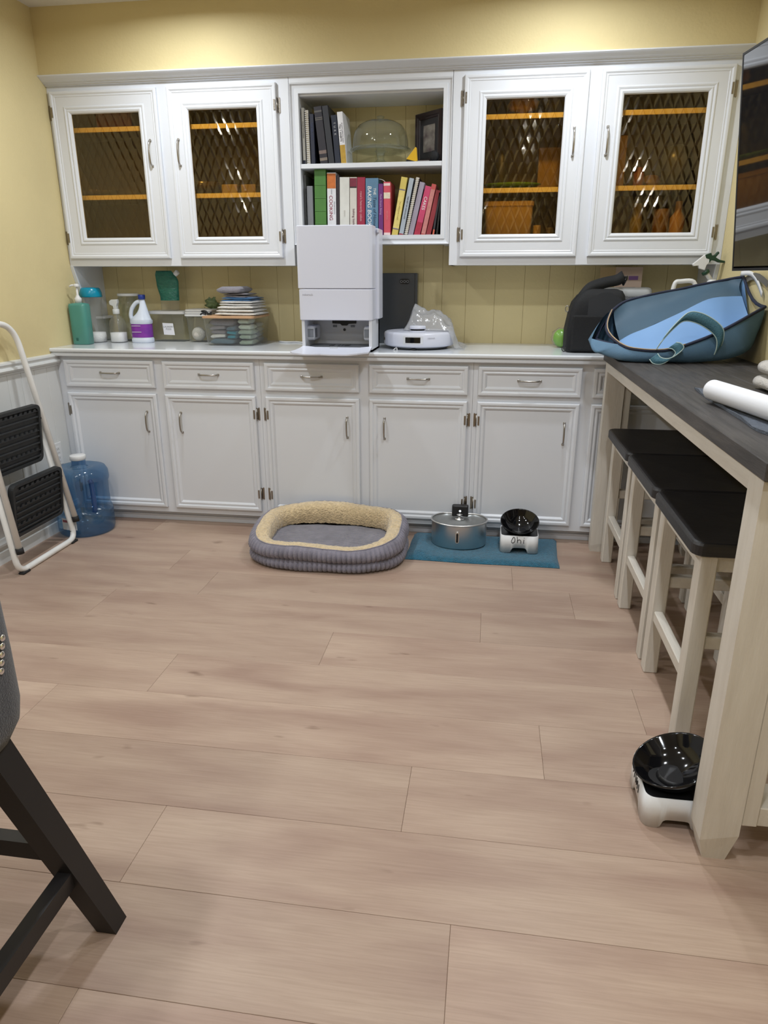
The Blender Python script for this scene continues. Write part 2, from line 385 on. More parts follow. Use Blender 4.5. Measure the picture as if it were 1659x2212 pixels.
struct('wall_right', B().box(XR, XR + .1, YF, YB, 0, ZC), 'yellow')
struct('wall_front', B().box(XL - .1, XR + .1, YF - .1, YF, 0, ZC), 'yellow')
struct('wall_soffit', B().box(XL, XR, .215, YB, 2.1585, ZC), 'yellow')
struct('ceiling', B().box(XL - .1, XR + .1, YF - .1, YB + .1, ZC, ZC + .1), 'ceiling')
def ext_y(prof, y0, y1): return B().prism(prof, 'y', y0, y1)
struct('baseboard_left', ext_y([(XL, 0), (XL + .018, 0), (XL + .018, .055), (XL + .014, .06), (XL + .014, .078), (XL + .022, .082), (XL + .022, .092), (XL + .016, .1), (XL + .012, .112), (XL, .118)], YF, .0175), 'whitewall')
struct('trim_2', ext_y([(XL, .826), (XL + .012, .826), (XL + .014, .834), (XL + .026, .84), (XL + .03, .848), (XL + .026, .856), (XL + .018, .858), (XL + .018, .868), (XL + .024, .874), (XL + .022, .882), (XL, .886)], YF, .0175), 'whitewall')
struct('baseboard_right', ext_y([(XR, 0), (XR - .016, 0), (XR - .016, .085), (XR - .008, .1), (XR, .1)], YF, -.01), 'whitewall')
# crown over the wall cabinets
struct('trim_1', B().prism([(0.5480, 2.1500), (0.2620, 2.1500), (0.2620, 2.1220), (0.2520, 2.1220), (0.2504, 2.1231), (0.2504, 2.1268), (0.2448, 2.1284), (0.2408, 2.1290), (0.2392, 2.1301), (0.2392, 2.1333), (0.2328, 2.1344), (0.2312, 2.1360), (0.2248, 2.1392), (0.2152, 2.1456), (0.2096, 2.1489), (0.2024, 2.1510), (0.2000, 2.1532), (0.2000, 2.1564), (0.2024, 2.1580), (0.5480, 2.1580)], 'x', XL, XR), 'white')
# recessed ceiling lamps
li = 0
for y in (-.26, -1.38, -2.5, -3.62):
    for x in (.82, 2.46):
        t = thing('ceiling_light', 'round recessed downlight in the white ceiling', 'light', (x, y, ZC), 0, 'recessed downlights')
        put('trim_ring', B().lathe([(.052, -.004), (.08, -.006), (.086, -.0035), (.086, .001), (.052, .001)], (x, y, ZC), 28, cap0=False, cap1=False), 'lid', t)
        put('lens', B().lathe([(.0, -.0015), (.052, -.0015)], (x, y, ZC), 28, cap1=False), flat('lamp_lens', (255, 240, 224), .5, emit=9.), t)
        ld = bpy.data.lights.new('downlight', 'AREA'); ld.shape = 'DISK'; ld.size = .10; ld.energy = LAMP_W; ld.color = LAMP_COL; ld.spread = math.radians(168)
        lo = bpy.data.objects.new('downlight', ld); COL.objects.link(lo); lo.parent = t; lo.location = (0, 0, -.008)

# ================================================================== cabinets
def pull(name, p, vert, parent, L=.10, m='steel'):
    "arched bar pull at p on a face that looks to -y"
    h = L / 2; pr_ = [(-h, 0), (-h * .93, -.012), (-h * .72, -.021), (-h * .3, -.0245), (0, -.0255), (h * .3, -.0245), (h * .72, -.021), (h * .93, -.012), (h, 0)]
    path = [Vector(p) + (Vector((0, d, s)) if vert else Vector((s, d, 0))) for s, d in pr_]
    b = B().tube(smoothpath(path, 3), .0042, 8)
    for s in (-h, h):
        c = Vector(p) + (Vector((0, 0, s)) if vert else Vector((s, 0, 0)))
        b.box(c.x - .006, c.x + .006, c.y - .003, c.y + .001, c.z - .006, c.z + .006, .002)
    return put(name, b, m, parent)
def hinge(p, side, parent):
    "ornate surface hinge: leaf on the frame, barrel at the door edge; side +1 = frame to the right"
    x, y, z = p; b = B()
    b.prism([(x + side * u, z + v) for u, v in ((.004, -.028), (.009, -.030), (.0125, -.034), (.016, -.030), (.016, .030), (.0125, .034), (.009, .030), (.004, .028))], 'y', y - .0025, y, .0008)
    b.box(x - .0125 if side > 0 else x + .004, x - .004 if side > 0 else x + .0125, y - .021, y - .0185, z - .022, z + .022, .0008)
    b.tube([(x + side * .002, y - .008, z - .026), (x + side * .002, y - .008, z + .026)], .0042, 8)
    b.sphere((x + side * .002, y - .008, z + .029), .004, u=8, v=6); b.sphere((x + side * .002, y - .008, z - .029), .004, u=8, v=6)
    return put('hinge', b, 'hinge', parent)
MOULD = [(0, .018), (0, .004), (.002, .001), (.005, 0), (.014, 0), (.018, .0025), (.020, .006), (.024, .0065), (.028, .0045), (.032, .005), (.037, .009), (.041, .0125)]
def panel_front(name, x0, x1, z0, z1, parent, y=0.):
    return put(name, B().rings(x0, x1, z0, z1, [(t, y + d) for t, d in MOULD], back=True), 'white', parent)
BX = [(.060, .541), (.588, 1.060), (1.113, 1.582), (1.632, 2.102), (2.150, 2.620), (2.672, 3.16)]
units = [(XL, 1.0865, (0, 1), 'white painted base cabinet with two drawers and doors, beside the water jug'),
         (1.0865, 2.126, (2, 3), 'white painted base cabinet with two drawers and doors, behind the dog bed'),
         (2.126, XR, (4, 5), 'white painted base cabinet partly hidden behind the counter-height table')]
for x0, x1, ds, lab in units:
    t = thing('base_cabinet', lab, 'cabinet', ((x0 + x1) / 2, .3, 0), 0, 'white base cabinets')
    put('carcass', B().box(x0 + .0005, x1 - .0005, .018, YB - .008, .062, .874), 'white', t)
    put('toe_kick', B().box(x0 + .0005, x1 - .0005, .072, .50, 0, .064).box(x0 + .0005, x1 - .0005, .064, .073, 0, .03), 'white', t)
    for i in ds:
        a, c = BX[i]
        d = panel_front('drawer', a, c, .721, .855, t); pull('handle', ((a + c) / 2, .0125, .792), False, d)
        d = panel_front('door', a, c, .092, .691, t)
        left = i in (1, 3, 5); hx = a + .073 if left else c - .062
        pull('handle', (hx, .0125, .548), True, d)
        for z in (.602, .187): hinge((c if left else a, .018, z), 1 if left else -1, d)
# countertop with its stepped front edge
solo('countertop', B().prism([(YB - .008, .8745), (-.012, .8745), (-.016, .877), (-.017, .889), (-.012, .892), (-.012, .895), (-.024, .897), (-.026, .902), (-.026, .909), (-.022, ZT), (YB - .008, ZT)], 'x', XL + .0005, XR - .0005),
     'counter', 'long glossy white countertop with a stepped front edge', 'countertop')

# wall cabinets
YFR = .262
UP_MOULD = [(0, .018), (0, .004), (.002, .001), (.005, 0), (.013, 0), (.017, .003), (.020, .0045), (.024, .0035), (.028, .006), (.066, .006), (.069, .003), (.073, .002), (.078, .004), (.081, .006), (.085, .003), (.089, .0025), (.096, .006), (.100, .012), (.100, .018)]
UX = [(.030, .577), (.629, 1.163), (2.032, 2.572), (2.624, 3.172)]
SHZ = (1.622, 1.927)
def wall_cab(x0, x1, doors, lab):
    t = thing('wall_cabinet', lab, 'cabinet', ((x0 + x1) / 2, .41, 1.304), 0, 'glazed wall cabinets')
    yb = YB - .008
    b = B(); b.box(x0, x0 + .018, YFR + .018, yb, 1.304, 2.15); b.box(x1 - .018, x1, YFR + .018, yb, 1.304, 2.15)
    b.box(x0 + .018, x1 - .018, YFR + .018, yb, 1.322, 1.340); b.box(x0 + .018, x1 - .018, YFR + .018, yb, 2.13, 2.15); b.box(x0 + .018, x1 - .018, yb - .006, yb, 1.34, 2.13)
    put('carcass', b, 'inside', t)
    put('outer_side', B().box(x0 - .0006, x0 - .0001, YFR + .018, yb, 1.304, 2.15).box(x1 + .0001, x1 + .0006, YFR + .018, yb, 1.304, 2.15).box(x0, x1, YFR + .018, yb, 1.304, 1.3215), 'white', t)
    for z in SHZ:
        sh = put('shelf', B().box(x0 + .019, x1 - .019, YFR + .034, yb - .007, z, z + .02), 'inside', t)  # shelf body coloured dark for its shaded underside; cream only on the edge
        put('shelf_edge', B().box(x0 + .019, x1 - .019, YFR + .028, YFR + .0345, z - .001, z + .0202, .001, 1), 'shelfedge', sh)
    f = B(); o = [(a + .02, c - .02) for a, c in (UX[doors[0]], UX[doors[1]])]
    f.box(x0, o[0][0], YFR, YFR + .018, 1.304, 2.13); f.box(o[0][1], o[1][0], YFR, YFR + .018, 1.304, 2.13); f.box(o[1][1], x1, YFR, YFR + .018, 1.304, 2.13)
    for a, c in o: f.box(a, c, YFR, YFR + .018, 1.304, 1.36); f.box(a, c, YFR, YFR + .018, 2.08, 2.13)
    put('face_frame', f, 'white', t)
    for n, i in enumerate(doors):
        a, c = UX[i]
        d = put('door', B().rings(a, c, 1.34, 2.10, [(s, YU + y) for s, y in UP_MOULD], fill=False), 'white', t)
        put('pane', B().box(a + .092, c - .092, YU + .0135, YU + .0165, 1.432, 2.008), 'amber', d)
        hx = c - .05 if n == 0 else a + .042
        pull('handle', (hx, YU + .0055, 1.82), True, d, .112)
        for z in (2.008, 1.44): hinge((a if n == 0 else c, YFR, z), -1 if n == 0 else 1, d)
    return t
wc1 = wall_cab(XL + .001, 1.2195, (0, 1), 'white wall cabinet with amber glass doors, mostly bare shelves, beside the left wall')
wc2 = wall_cab(1.9815, XR - .001, (2, 3), 'white wall cabinet with amber glass doors full of kitchenware, beside the television')
for t, xx in ((wc1, XL + .001), (wc2, XR - .017)):
    put('side_bracket', B().prism([(.258, 1.304), (.285, 1.225), (.345, 1.09), (.42, ZT), (YB - .008, ZT), (YB - .008, 1.304)], 'x', xx, xx + .016), 'white', t)
t = thing('open_bookcase', 'open white two-shelf bookcase unit between the glazed wall cabinets', 'bookcase', (1.6, .41, 1.4))
xa, xb, yb = 1.2215, 1.9795, YB - .008
put('side_panel', B().box(xa, 1.262, YFR + .022, yb, 1.40, 2.15), 'white', t); put('side_panel', B().box(1.946, xb, YFR + .022, yb, 1.40, 2.15), 'white', t)
put('top_panel', B().box(1.262, 1.946, YFR + .022, yb, 2.046, 2.06), 'white', t)
put('top_rail', B().box(xa, xb, YFR, YFR + .018, 2.0975, 2.13), 'white', t)
f = B().rings(xa, xb, 1.40, 2.097, [(0, YFR + .03), (0, YFR + .0), (.001, YFR), (.004, YFR + .001), (.008, YFR + .009), (.022, YFR + .012), (.024, YFR + .006), (.042, YFR + .005), (.042, YFR + .03)], fill=False)
put('face_frame', f, 'white', t)
put('bottom_shelf', B().box(1.2625, 1.9455, YFR + .01, yb, 1.406, 1.434), 'white', t)
put('shelf', B().box(1.2625, 1.9455, YFR + .008, yb, 1.740, 1.760, .001, 1), 'white', t)

# ================================================================== counter-height table and stools
t = thing('counter_table', 'counter-height table with charcoal plank top and whitewashed legs along the right wall', 'table', (2.95, -1.0, 0))
TZ0, TZ1 = .896, .933; tx0, tx1 = 2.700, XR - .004; npk = 5; pwid = (tx1 - tx0) / npk
top = put('tabletop', B().box(tx0 + .004, tx1 - .004, -2.0, -.032, TZ0, TZ1 - .004), 'darkwood', t)
for k in range(npk): put('plank', B().box(tx0 + k * pwid + .0006, tx0 + (k + 1) * pwid - .0006, -2.004, -.03, TZ0 + .001, TZ1, .002, 1), 'darkwood', top)
def leg_(x0, x1, y0, y1, ch=.06, ins=.02, inl=None):
    b = B(); il = ins if inl is None else inl
    rows = [[(x0 + il, y0 + ins * .6, 0), (x1 - ins * 1.2, y0 + ins * .6, 0), (x1 - ins * 1.2, y1 - ins * .6, 0), (x0 + il, y1 - ins * .6, 0)],
            [(x0, y0, ch), (x1, y0, ch + .02), (x1, y1, ch + .02), (x0, y1, ch)], [(x0, y0, TZ0), (x1, y0, TZ0), (x1, y1, TZ0), (x0, y1, TZ0)]]
    return b.grid(rows, closed_u=True, smooth=False, cap0=True, cap1=True)
put('leg', leg_(2.712, 2.792, -1.975, -1.900, .055, .014), 'cream', t); put('leg', leg_(2.714, 2.795, -.087, -.031, .03, .006, .002), 'cream', t)
put('leg', leg_(3.13, 3.205, -1.975, -1.900), 'cream', t); put('leg', leg_(3.13, 3.205, -.087, -.031, .03, .008), 'cream', t)
put('apron', B().box(2.713, 2.735, -1.9, -.087, .853, TZ0, .001, 1), 'creamx', t); put('apron', B().box(3.18, 3.2, -1.9, -.087, .853, TZ0), 'creamx', t)
put('apron', B().box(2.792, 3.13, -1.955, -1.93, .853, TZ0), 'creamx', t); put('apron', B().box(2.795, 3.13, -.075, -.05, .853, TZ0), 'creamx', t)
put('end_stile', B().box(2.7935, 2.826, -1.972, -1.905, .102, .853, .002, 1), 'cream', t); put('end_stile', B().box(2.797, 2.828, -.080, -.038, .10, .853, .002, 1), 'cream', t)
put('end_rail', B().box(2.826, 3.13, -1.968, -1.88, .102, .15, .002, 1), 'creamx', t)
def stool(y0, lab):
    xL, xR_, yN, yFa = 2.730, 3.075, y0 - .47, y0
    t = thing('counter_stool', lab, 'stool', ((xL + xR_) / 2, (yN + yFa) / 2, 0), 0, 'backless stools under the table')
    b = B(); pl = rrect(xL, xR_, yN, yFa, .03, 5); cx, cy = (xL + xR_) / 2, (yN + yFa) / 2
    def ring(z, ins): return [(cx + (p[0] - cx) * (1 - ins / .17), cy + (p[1] - cy) * (1 - ins / .235), z) for p in pl]
    def dish(ins): return [(cx + (p[0] - cx) * ins, cy + (p[1] - cy) * ins, .615 - .010 * (1 - ins) ** .7) for p in pl]
    b.grid([ring(.578, .004), ring(.581, 0), ring(.607, 0), ring(.613, .003), ring(.615, .008)], closed_u=True, smooth=False, cap0=True)
    b.grid([ring(.615, .008), dish(.86), dish(.6), dish(.3), dish(.02)], closed_u=True, smooth=True, cap1=True)
    put('seat', b, 'seatwood', t)
    lx = ((xL + .022, xL + .066), (xR_ - .066, xR_ - .022)); ly = ((yN + .01, yN + .058), (yFa - .068, yFa - .02))
    for a, c in lx:
        for d, e in ly: put('leg', B().box(a, c, d, e, 0, .578, .003, 1), 'cream', t)
    for a, c in lx:
        put('seat_rail', B().box(a + .01, c - .01, ly[0][1], ly[1][0], .533, .578), 'creamx', t)
        put('stretcher', B().box(a + .008, c - .008, ly[0][1], ly[1][0], .192, .228, .003, 1), 'creamx', t)
    for d, e in ly:
        put('seat_rail', B().box(lx[0][1], lx[1][0], d + .01, e - .01, .533, .578), 'creamx', t)
        put('stretcher', B().box(lx[0][1], lx[1][0], d + .008, e - .008, .308, .346, .003, 1), 'creamx', t)
stool(-.15, 'backless black-seated stool next to the base cabinets, under the table'); stool(-.628, 'backless black-seated stool between two like it under the table'); stool(-1.106, 'backless black-seated stool behind the large feeding bowl, under the table')
# ================================================================== things on the countertop, left part
def X(px, py, y): return un(px, py, 'y', y).x
def Z(px, py, y): return un(px, py, 'y', y).z
def folded(b, x0, x1, y0, y1, z0, h, n, seed, wav=.004):
    "a folded cloth: n rounded layers, joined by folds at alternate ends"
    rn = random.Random(seed); lh = h / n
    for k in range(n):
        a0, a1 = x0 + rn.uniform(0, .012), x1 - rn.uniform(0, .012); c0, c1 = y0 + rn.uniform(0, .008), y1 - rn.uniform(0, .008)
        rows = []; nx = 15
        for i in range(nx + 1):
            s = i / nx; x = a0 + (a1 - a0) * s; e = min(1, (min(s, 1 - s) * 9)) ** .5; hh = lh * (.52 if e > .98 else .52 * (.35 + .65 * e))
            zc = z0 + lh * (k + .5) + wav * mnoise.noise(Vector((x * 9, k * 3.1, seed)))
            ring = []
            for j in range(12):
                t = 2 * math.pi * j / 12; ct, st = math.cos(t), math.sin(t)
                q = (abs(ct) ** 6 + abs(st) ** 6) ** (-1 / 6)
                yy = (c0 + c1) / 2 + ct * q * (c1 - c0) / 2 + .004 * mnoise.noise(Vector((x * 14, j * .2, seed + k)))
                ring.append((x, yy, max(z0, zc + st * q * hh)))
            rows.append(ring)
        b.grid(rows, closed_u=True, cap0=True, cap1=True)
    return b
def lidbox(name, lab, x0, x1, y0, y1, z0, h, lidh, lidm, group=None, bodym='clear', taper=.008, walls=.003):
    t = thing(name, lab, 'container', ((x0 + x1) / 2, (y0 + y1) / 2, z0), 0, group); b = B()
    p = lambda i, z: [(a, c, z) for a, c in rrect(x0 + i, x1 - i, y0 + i, y1 - i, .015, 3)]
    b.grid([p(taper + .004, z0), p(taper, z0 + .004), p(0, z0 + h - lidh)], closed_u=True, cap0=True)
    put('tub', b, bodym, t)
    l = B(); q = lambda i, z: [(a, c, z) for a, c in rrect(x0 - .004 + i, x1 + .004 - i, y0 - .004 + i, y1 + .004 - i, .017, 3)]
    l.grid([q(.002, z0 + h - lidh), q(0, z0 + h - lidh + .002), q(0, z0 + h - .003), q(.004, z0 + h)], closed_u=True, cap0=True, cap1=True, smooth=False)
    put('lid', l, lidm, t); return t
# green pump bottle against the left wall
y = .20; cx = XL + .056
t = thing('pump_bottle', 'tall square green pump bottle against the left wall', 'bottle', (cx, y, ZT))
put('body', B().lathe([(.040, 0), (.046, .004), (.047, .11), (.0475, .195), (.044, .205), (.026, .209), (.016, .21)], (cx, y, ZT), 32, 1., .78, sq=5.), mat('green_bottle_plastic', (94, 160, 148), .3, trans=.1, rgb2=(76, 142, 130), vscale=2.), t)
p = put('pump', B().lathe([(.017, .209), (.018, .232), (.012, .238), (.006, .25), (.0045, .29)], (cx, y, ZT), 16), 'lid', t)
put('nozzle', B().lathe([(.013, .288), (.0145, .292), (.0145, .300), (.008, .304)], (cx, y, ZT), 16).tube([(cx, y, ZT + .297), (cx - .02, y - .012, ZT + .297), (cx - .03, y - .018, ZT + .290)], .0045, 8), 'lid', p)
put('label_mark', B().box(cx - .018, cx - .006, y - .0376, y - .0368, ZT + .02, ZT + .034), flat('dark_green_ink', (40, 96, 86)), t)
# clear jar with a domed teal lid
y = .335; cx = X(203, 690, y); z1 = Z(203, 640, y) - ZT
t = thing('powder_jar', 'clear waisted jar with domed teal lid and white powder', 'jar', (cx, y, ZT))
put('glass_body', B().lathe([(.055, 0), (.058, .004), (.060, .03), (.056, .055), (.048, .10), (.044, .15), (.046, .19), (.053, z1 - .006), (.054, z1)], (cx, y, ZT), 28, cap1=False), 'clear2', t)
put('powder', B().lathe([(.053, .003), (.056, .03), (.052, .052), (.0, .054)], (cx, y, ZT), 24), flat('white_powder', (236, 236, 236), .9, bump=.4, bscale=150), t)
put('lid', B().lathe([(.0565, z1 - .004), (.058, z1), (.056, z1 + .02), (.050, z1 + .038), (.044, z1 + .044), (.0, z1 + .046)], (cx, y, ZT), 28), flat('teal_lid_plastic', (14, 142, 172), .25), t)
# small tub behind
y = .47; x0, x1 = X(196, 710, y), X(238, 710, y)
t = lidbox('small_tub', 'small clear tub with a white lid behind the powder jar', x0, x1, y - .05, y + .05, ZT, Z(220, 683, y - .05) - ZT, .014, 'lid')
put('contents', B().sphere(((x0 + x1) / 2, y, ZT + .02), .03, 1.1, 1.1, .6, disp=.3), flat('white_powder', (236, 236, 236)), t)
# spray bottle
y = .34; cx = X(254, 700, y); hh = Z(245, 643, y) - ZT
t = thing('spray_bottle', 'clear trigger spray bottle half full of white liquid', 'bottle', (cx, y, ZT))
put('bottle', B().lathe([(.038, 0), (.041, .004), (.041, .095), (.036, .115), (.020, .135), (.014, .142), (.014, .15)], (cx, y, ZT), 24, sq=3.), 'clear2', t)
put('liquid', B().lathe([(.036, .003), (.039, .006), (.039, .052), (.0, .0525)], (cx, y, ZT), 24, sq=3.), flat('white_liquid', (238, 238, 240), .4), t)
put('dip_tube', B().tube([(cx, y, ZT + .15), (cx + .004, y, ZT + .08), (cx + .012, y, ZT + .006)], .003, 6), 'clear2', t)
s = put('collar', B().lathe([(.017, .148), (.018, .15), (.018, .172), (.014, .174)], (cx, y, ZT), 18), flat('frosted_white_plastic', (205, 206, 204), .45), t)
put('trigger_head', B().prism([(cx - .028, ZT + .196), (cx - .030, ZT + .212), (cx - .018, ZT + .222), (cx + .017, ZT + .224), (cx + .017, ZT + .206), (cx + .010, ZT + .190), (cx + .010, ZT + .172), (cx - .008, ZT + .172), (cx - .010, ZT + .188), (cx - .018, ZT + .192)], 'y', y - .012, y + .012, .003), flat('frosted_white_plastic', (205, 206, 204), .45), t)
# large glass jar with white lid
y = .47; cx = X(283, 690, y); h = Z(283, 634, y) - ZT
t = thing('glass_jar', 'large empty glass jar with a flat white lid behind the bleach jug', 'jar', (cx, y, ZT))
put('glass_body', B().lathe([(.066, 0), (.072, .006), (.072, h - .055), (.060, h - .03), (.054, h - .018), (.054, h - .012)], (cx, y, ZT), 32, cap1=False), 'glass', t)
put('lid', B().lathe([(.058, h - .013), (.0585, h - .011), (.0585, h - .001), (.056, h), (.0, h)], (cx, y, ZT), 32), 'lid', t)
# bleach jug
y = .345; cx = X(306, 700, y)
t = thing('bleach_jug', 'white handled jug with purple label and blue cap', 'bottle', (cx, y, ZT))
b = B(); H = .238
b.lathe([(.054, 0), (.058, .005), (.058, .02), (.054, .026), (.054, .098), (.058, .102), (.058, .118)], (cx, y, ZT), 32, 1., .78, sq=2.6, cap1=False)
rows = []
for k in range(13):                                            # shoulder leaning towards the neck, open beside the handle
    s = k / 12; z = .118 + (.225 - .118) * s; hw = .058 + (.014 - .058) * s ** .85; off = .016 * s
    cut = 0.5 * math.sin(math.pi * min(1, max(0, (s - .12) / .78))) ** .7 * .052 if .12 < s < .9 else 0
    rows.append([(cx + off + math.cos(a) * hw * (1 if math.cos(a) > 0 else 1 - cut / max(hw, .02) * .8), y + math.sin(a) * hw * .74, ZT + z) for a in [2 * math.pi * j / 28 for j in range(28)]])
b.grid(rows, closed_u=True, cap1=True)
put('body', b, mat('white_jug_plastic', (214, 222, 236), .3), t)
put('handle', B().tube(smoothpath([(cx - .050, y, ZT + .115), (cx - .056, y, ZT + .140), (cx - .046, y, ZT + .175), (cx - .020, y, ZT + .205), (cx + .008, y, ZT + .214)], 5), .011, 10), mat('white_jug_plastic', (214, 222, 236), .3), t)
lb = put('label_wrap', B().lathe([(.0545, .028), (.0548, .03), (.0548, .096), (.0545, .098)], (cx, y, ZT), 32, 1., .785, sq=2.6, cap0=False, cap1=False), flat('purple_label', (138, 56, 162), .35, rgb2=(116, 52, 150), vscale=25), t)
for zz, ww in ((.088, .05), (.056, .052)): put('label_line', B().box(cx - .036, cx - .036 + ww, y - .0455, y - .0435, ZT + zz, ZT + zz + .0022), 'lid', lb)
put('cap', B().lathe([(.016, .224), (.0185, .226), (.0185, .246), (.016, .248), (0, .248)], (cx + .016, y, ZT), 20), flat('royal_blue_cap', (36, 58, 140), .35), t)
# laundry-pod bin with paper label
y = .47; x0, x1 = X(322, 705, y - .07), X(399, 705, y - .07); hB = Z(360, 672, y - .07) - ZT
t = lidbox('pod_bin', 'clear bin with white lid and a paper note taped on its front', x0, x1, y - .07, y + .07, ZT, hB, .016, 'lid')
lx = (x0 + x1) / 2 + .012
lb = put('paper_note', B().prism([(lx - .03, ZT + .038), (lx + .032, ZT + .036), (lx + .027, ZT + .098), (lx - .034, ZT + .10)], 'y', y - .0745, y - .0738), 'paper', t)
text('lettering', 'LAUNDRY\nPODS', .0125, face_y(lx - .001, y - .0748, ZT + .073), flat('grey_ink', (110, 112, 118)), lb, .0002)
# green refill pouch standing on the lid of that bin
pz = ZT + hB; py = y - .03
t = thing('refill_pouch', 'green spouted refill pouch standing on the white-lidded bin', 'pouch', ((x0 + x1) / 2 + .01, py, pz))
def pp_(px, p_y): q = un(px, p_y, 'y', py - .02); return q.x, q.z
out = [(346, 671), (385, 671), (384, 648), (382, 606), (378, 599), (366, 584), (333, 584), (331, 592), (336, 620), (343, 640)]
Q = [pp_(*q) for q in out]; zmin = min(q[1] for q in Q); Q = [(a, pz + (c - zmin)) for a, c in Q]; xs_ = [q[0] for q in Q]; zs_ = [q[1] for q in Q]
def pouch(za, zb):
    rows = []; n = 14
    for i in range(n + 1):
        z = za + (zb - za) * i / n; hit = []
        for (ax, az), (bx, bz) in zip(Q, Q[1:] + Q[:1]):
            if (az - z) * (bz - z) <= 0 and az != bz: hit.append(ax + (bx - ax) * (z - az) / (bz - az))
        if len(hit) < 2: continue
        l, r = min(hit), max(hit); f = 1 - (z - pz) / (max(zs_) - pz); th = .003 + .030 * f ** .7
        rows.append([(l + (r - l) * (.5 - .5 * math.cos(a)), py - math.sin(a) * th + .0015 * mnoise.noise(Vector((a * 3, z * 60, 0))), z) for a in [2 * math.pi * j / 20 for j in range(20)]])
    return rows
zm = pz + (max(zs_) - pz) * .26
put('foil_body', B().grid(pouch(zm, max(zs_) - .0005), closed_u=True, cap1=True), mat('green_foil', (46, 118, 100), .3, rgb2=(34, 96, 84), vscale=40, vstretch=(1, 1, 4), bump=.5, bscale=60), t)
put('clear_foot', B().grid(pouch(pz + .0005, zm), closed_u=True, cap0=True), 'clear2', t)
sxz = pp_(375, 590); sz0 = pz + sxz[1] - zmin
put('spout_cap', B().lathe([(.011, -.004), (.013, -.002), (.013, .018), (.011, .02)], (0, 0, 0), 14).xf(Matrix.Translation((sxz[0], py, sz0 - .004)) @ Matrix.Rotation(math.radians(50), 4, 'Y')), 'lid', t)
# second bin with a wool ball and a stack of trays on top
y = .45; x0, x1 = X(402, 710, y - .07), X(456, 710, y - .07); h2 = Z(430, 684, y - .07) - ZT
t = lidbox('ball_bin', 'clear bin with a white dryer ball inside under stacked trays', x0, x1, y - .07, y + .07, ZT, h2, .006, 'clear')
bx_ = X(428, 720, y - .04); solo('dryer_ball', B().sphere((bx_, y - .03, ZT + .042), .037, disp=.03), flat('felted_wool', (208, 202, 194), .95, bump=.5, bscale=120), 'white felted dryer ball inside a clear bin', 'ball', smooth=True)
for k in range(3):
    a, z = .003 * k, ZT + h2 + .001 + k * .0125
    solo('plastic_tray', B().grid([[(p, q, zz) for p, q in rrect(x0 - .006 + a + i, x1 + .004 + a - i, y - .075 + i, y + .07 - i, .015, 3)] for i, zz in ((.003, z), (0, z + .002), (0, z + .009), (.003, z + .0115))], closed_u=True, cap0=True, cap1=True, smooth=False), 'lid',
         ['flat white plastic tray at the bottom of a stack on a bin', 'flat white plastic tray in the middle of a stack of trays', 'flat white plastic tray on top of a stack of trays'][k], 'tray', 'stacked white trays')
gx = X(452, 645, y)
solo('green_mesh_bag', B().sphere((gx, y + .03, ZT + h2 + .064), .026, 1.3, .8, 1., disp=.9, ds=3.), clear('pale_green_film', (190, 206, 176), .1, .3, body=.35, bodyrgb=(150, 170, 130)), 'crumpled pale green film on the stack of white trays', 'bag')
# big clear bin full of cloths, wooden lid
x0, x1, y0, y1 = .735, 1.005, .205, .485; hb = Z(500, 683, .205) - ZT
t = lidbox('cloth_bin', 'large clear bin stuffed with cloths under a wooden lid', x0, x1, y0, y1, ZT, hb, .012, mat('bamboo_lid', (196, 158, 122), .5, rgb2=(180, 140, 104), vscale=6, vstretch=(1, 12, 1)), taper=.012)
H_ = hb - .018
rags = [((86, 110, 124), (.02, .62, .02, .5), 0, .22, 'slate blue cloth on the bottom of the clear bin'), ((74, 96, 112), (.02, .62, .52, .98), 0, .4, 'dusty blue cloth at the back of the bin'),
        ((150, 166, 150), (.66, .98, .03, .5), 0, .55, 'pale sage cloth at the bin side'), ((120, 132, 138), (.66, .98, .52, .98), 0, .8, 'grey green cloth in the back corner of the bin'),
        ((214, 213, 210), (.02, .40, .02, .5), .22, .18, 'white cloth with rolled hem in the bin'), ((34, 124, 142), (.42, .63, .02, .5), .22, .30, 'bright teal cloth rolled in the bin'),
        ((124, 119, 124), (.02, .40, .02, .5), .40, .30, 'grey cloth folded in the middle of the bin'), ((112, 108, 114), (.02, .63, .03, .5), .71, .27, 'grey cloth pressed under the bin lid'),
        ((132, 128, 134), (.04, .62, .53, .97), .41, .5, 'light grey cloth behind the others in the bin'), ((66, 92, 108), (.42, .63, .02, .48), .53, .17, 'dark blue cloth above the teal one'), ((176, 186, 172), (.66, .97, .04, .5), .56, .4, 'mint grey cloth in the upper bin corner')]
for k, (c, (fx0, fx1, fy0, fy1), za, zh, lab) in enumerate(rags):
    w_, d_ = x1 - x0 - .034, y1 - y0 - .034
    b = folded(B(), x0 + .017 + fx0 * w_, x0 + .017 + fx1 * w_, y0 + .017 + fy0 * d_, y0 + .017 + fy1 * d_, ZT + .005 + za * H_, zh * H_, max(1, round(zh * 5)), 40 + k, .011)
    solo('folded_cloth', b, cloth('cloth_%d_%d_%d' % c, c), lab, 'cloth', 'cloths inside the clear bin')
zl = ZT + hb
stack = [((.785, 1.015, .225, .45), .016, 1, (222, 219, 214), 'white folded cloth lying flat on the wooden lid'), ((.80, 1.01, .23, .46), .034, 2, (226, 224, 220), 'thick white folded cloth in the pile on the wooden lid'),
         ((.815, 1.0, .235, .46), .024, 2, (218, 217, 216), 'white folded cloth just under the blue one'), ((.82, .99, .25, .47), .018, 2, (56, 104, 152), 'blue folded cloth between white and grey cloths'),
         ((.83, .96, .26, .46), .020, 2, (118, 114, 120), 'dark grey folded cloth above the blue one'), ((.80, .935, .25, .45), .034, 1, (138, 135, 144), 'light grey folded cloth topping the pile')]
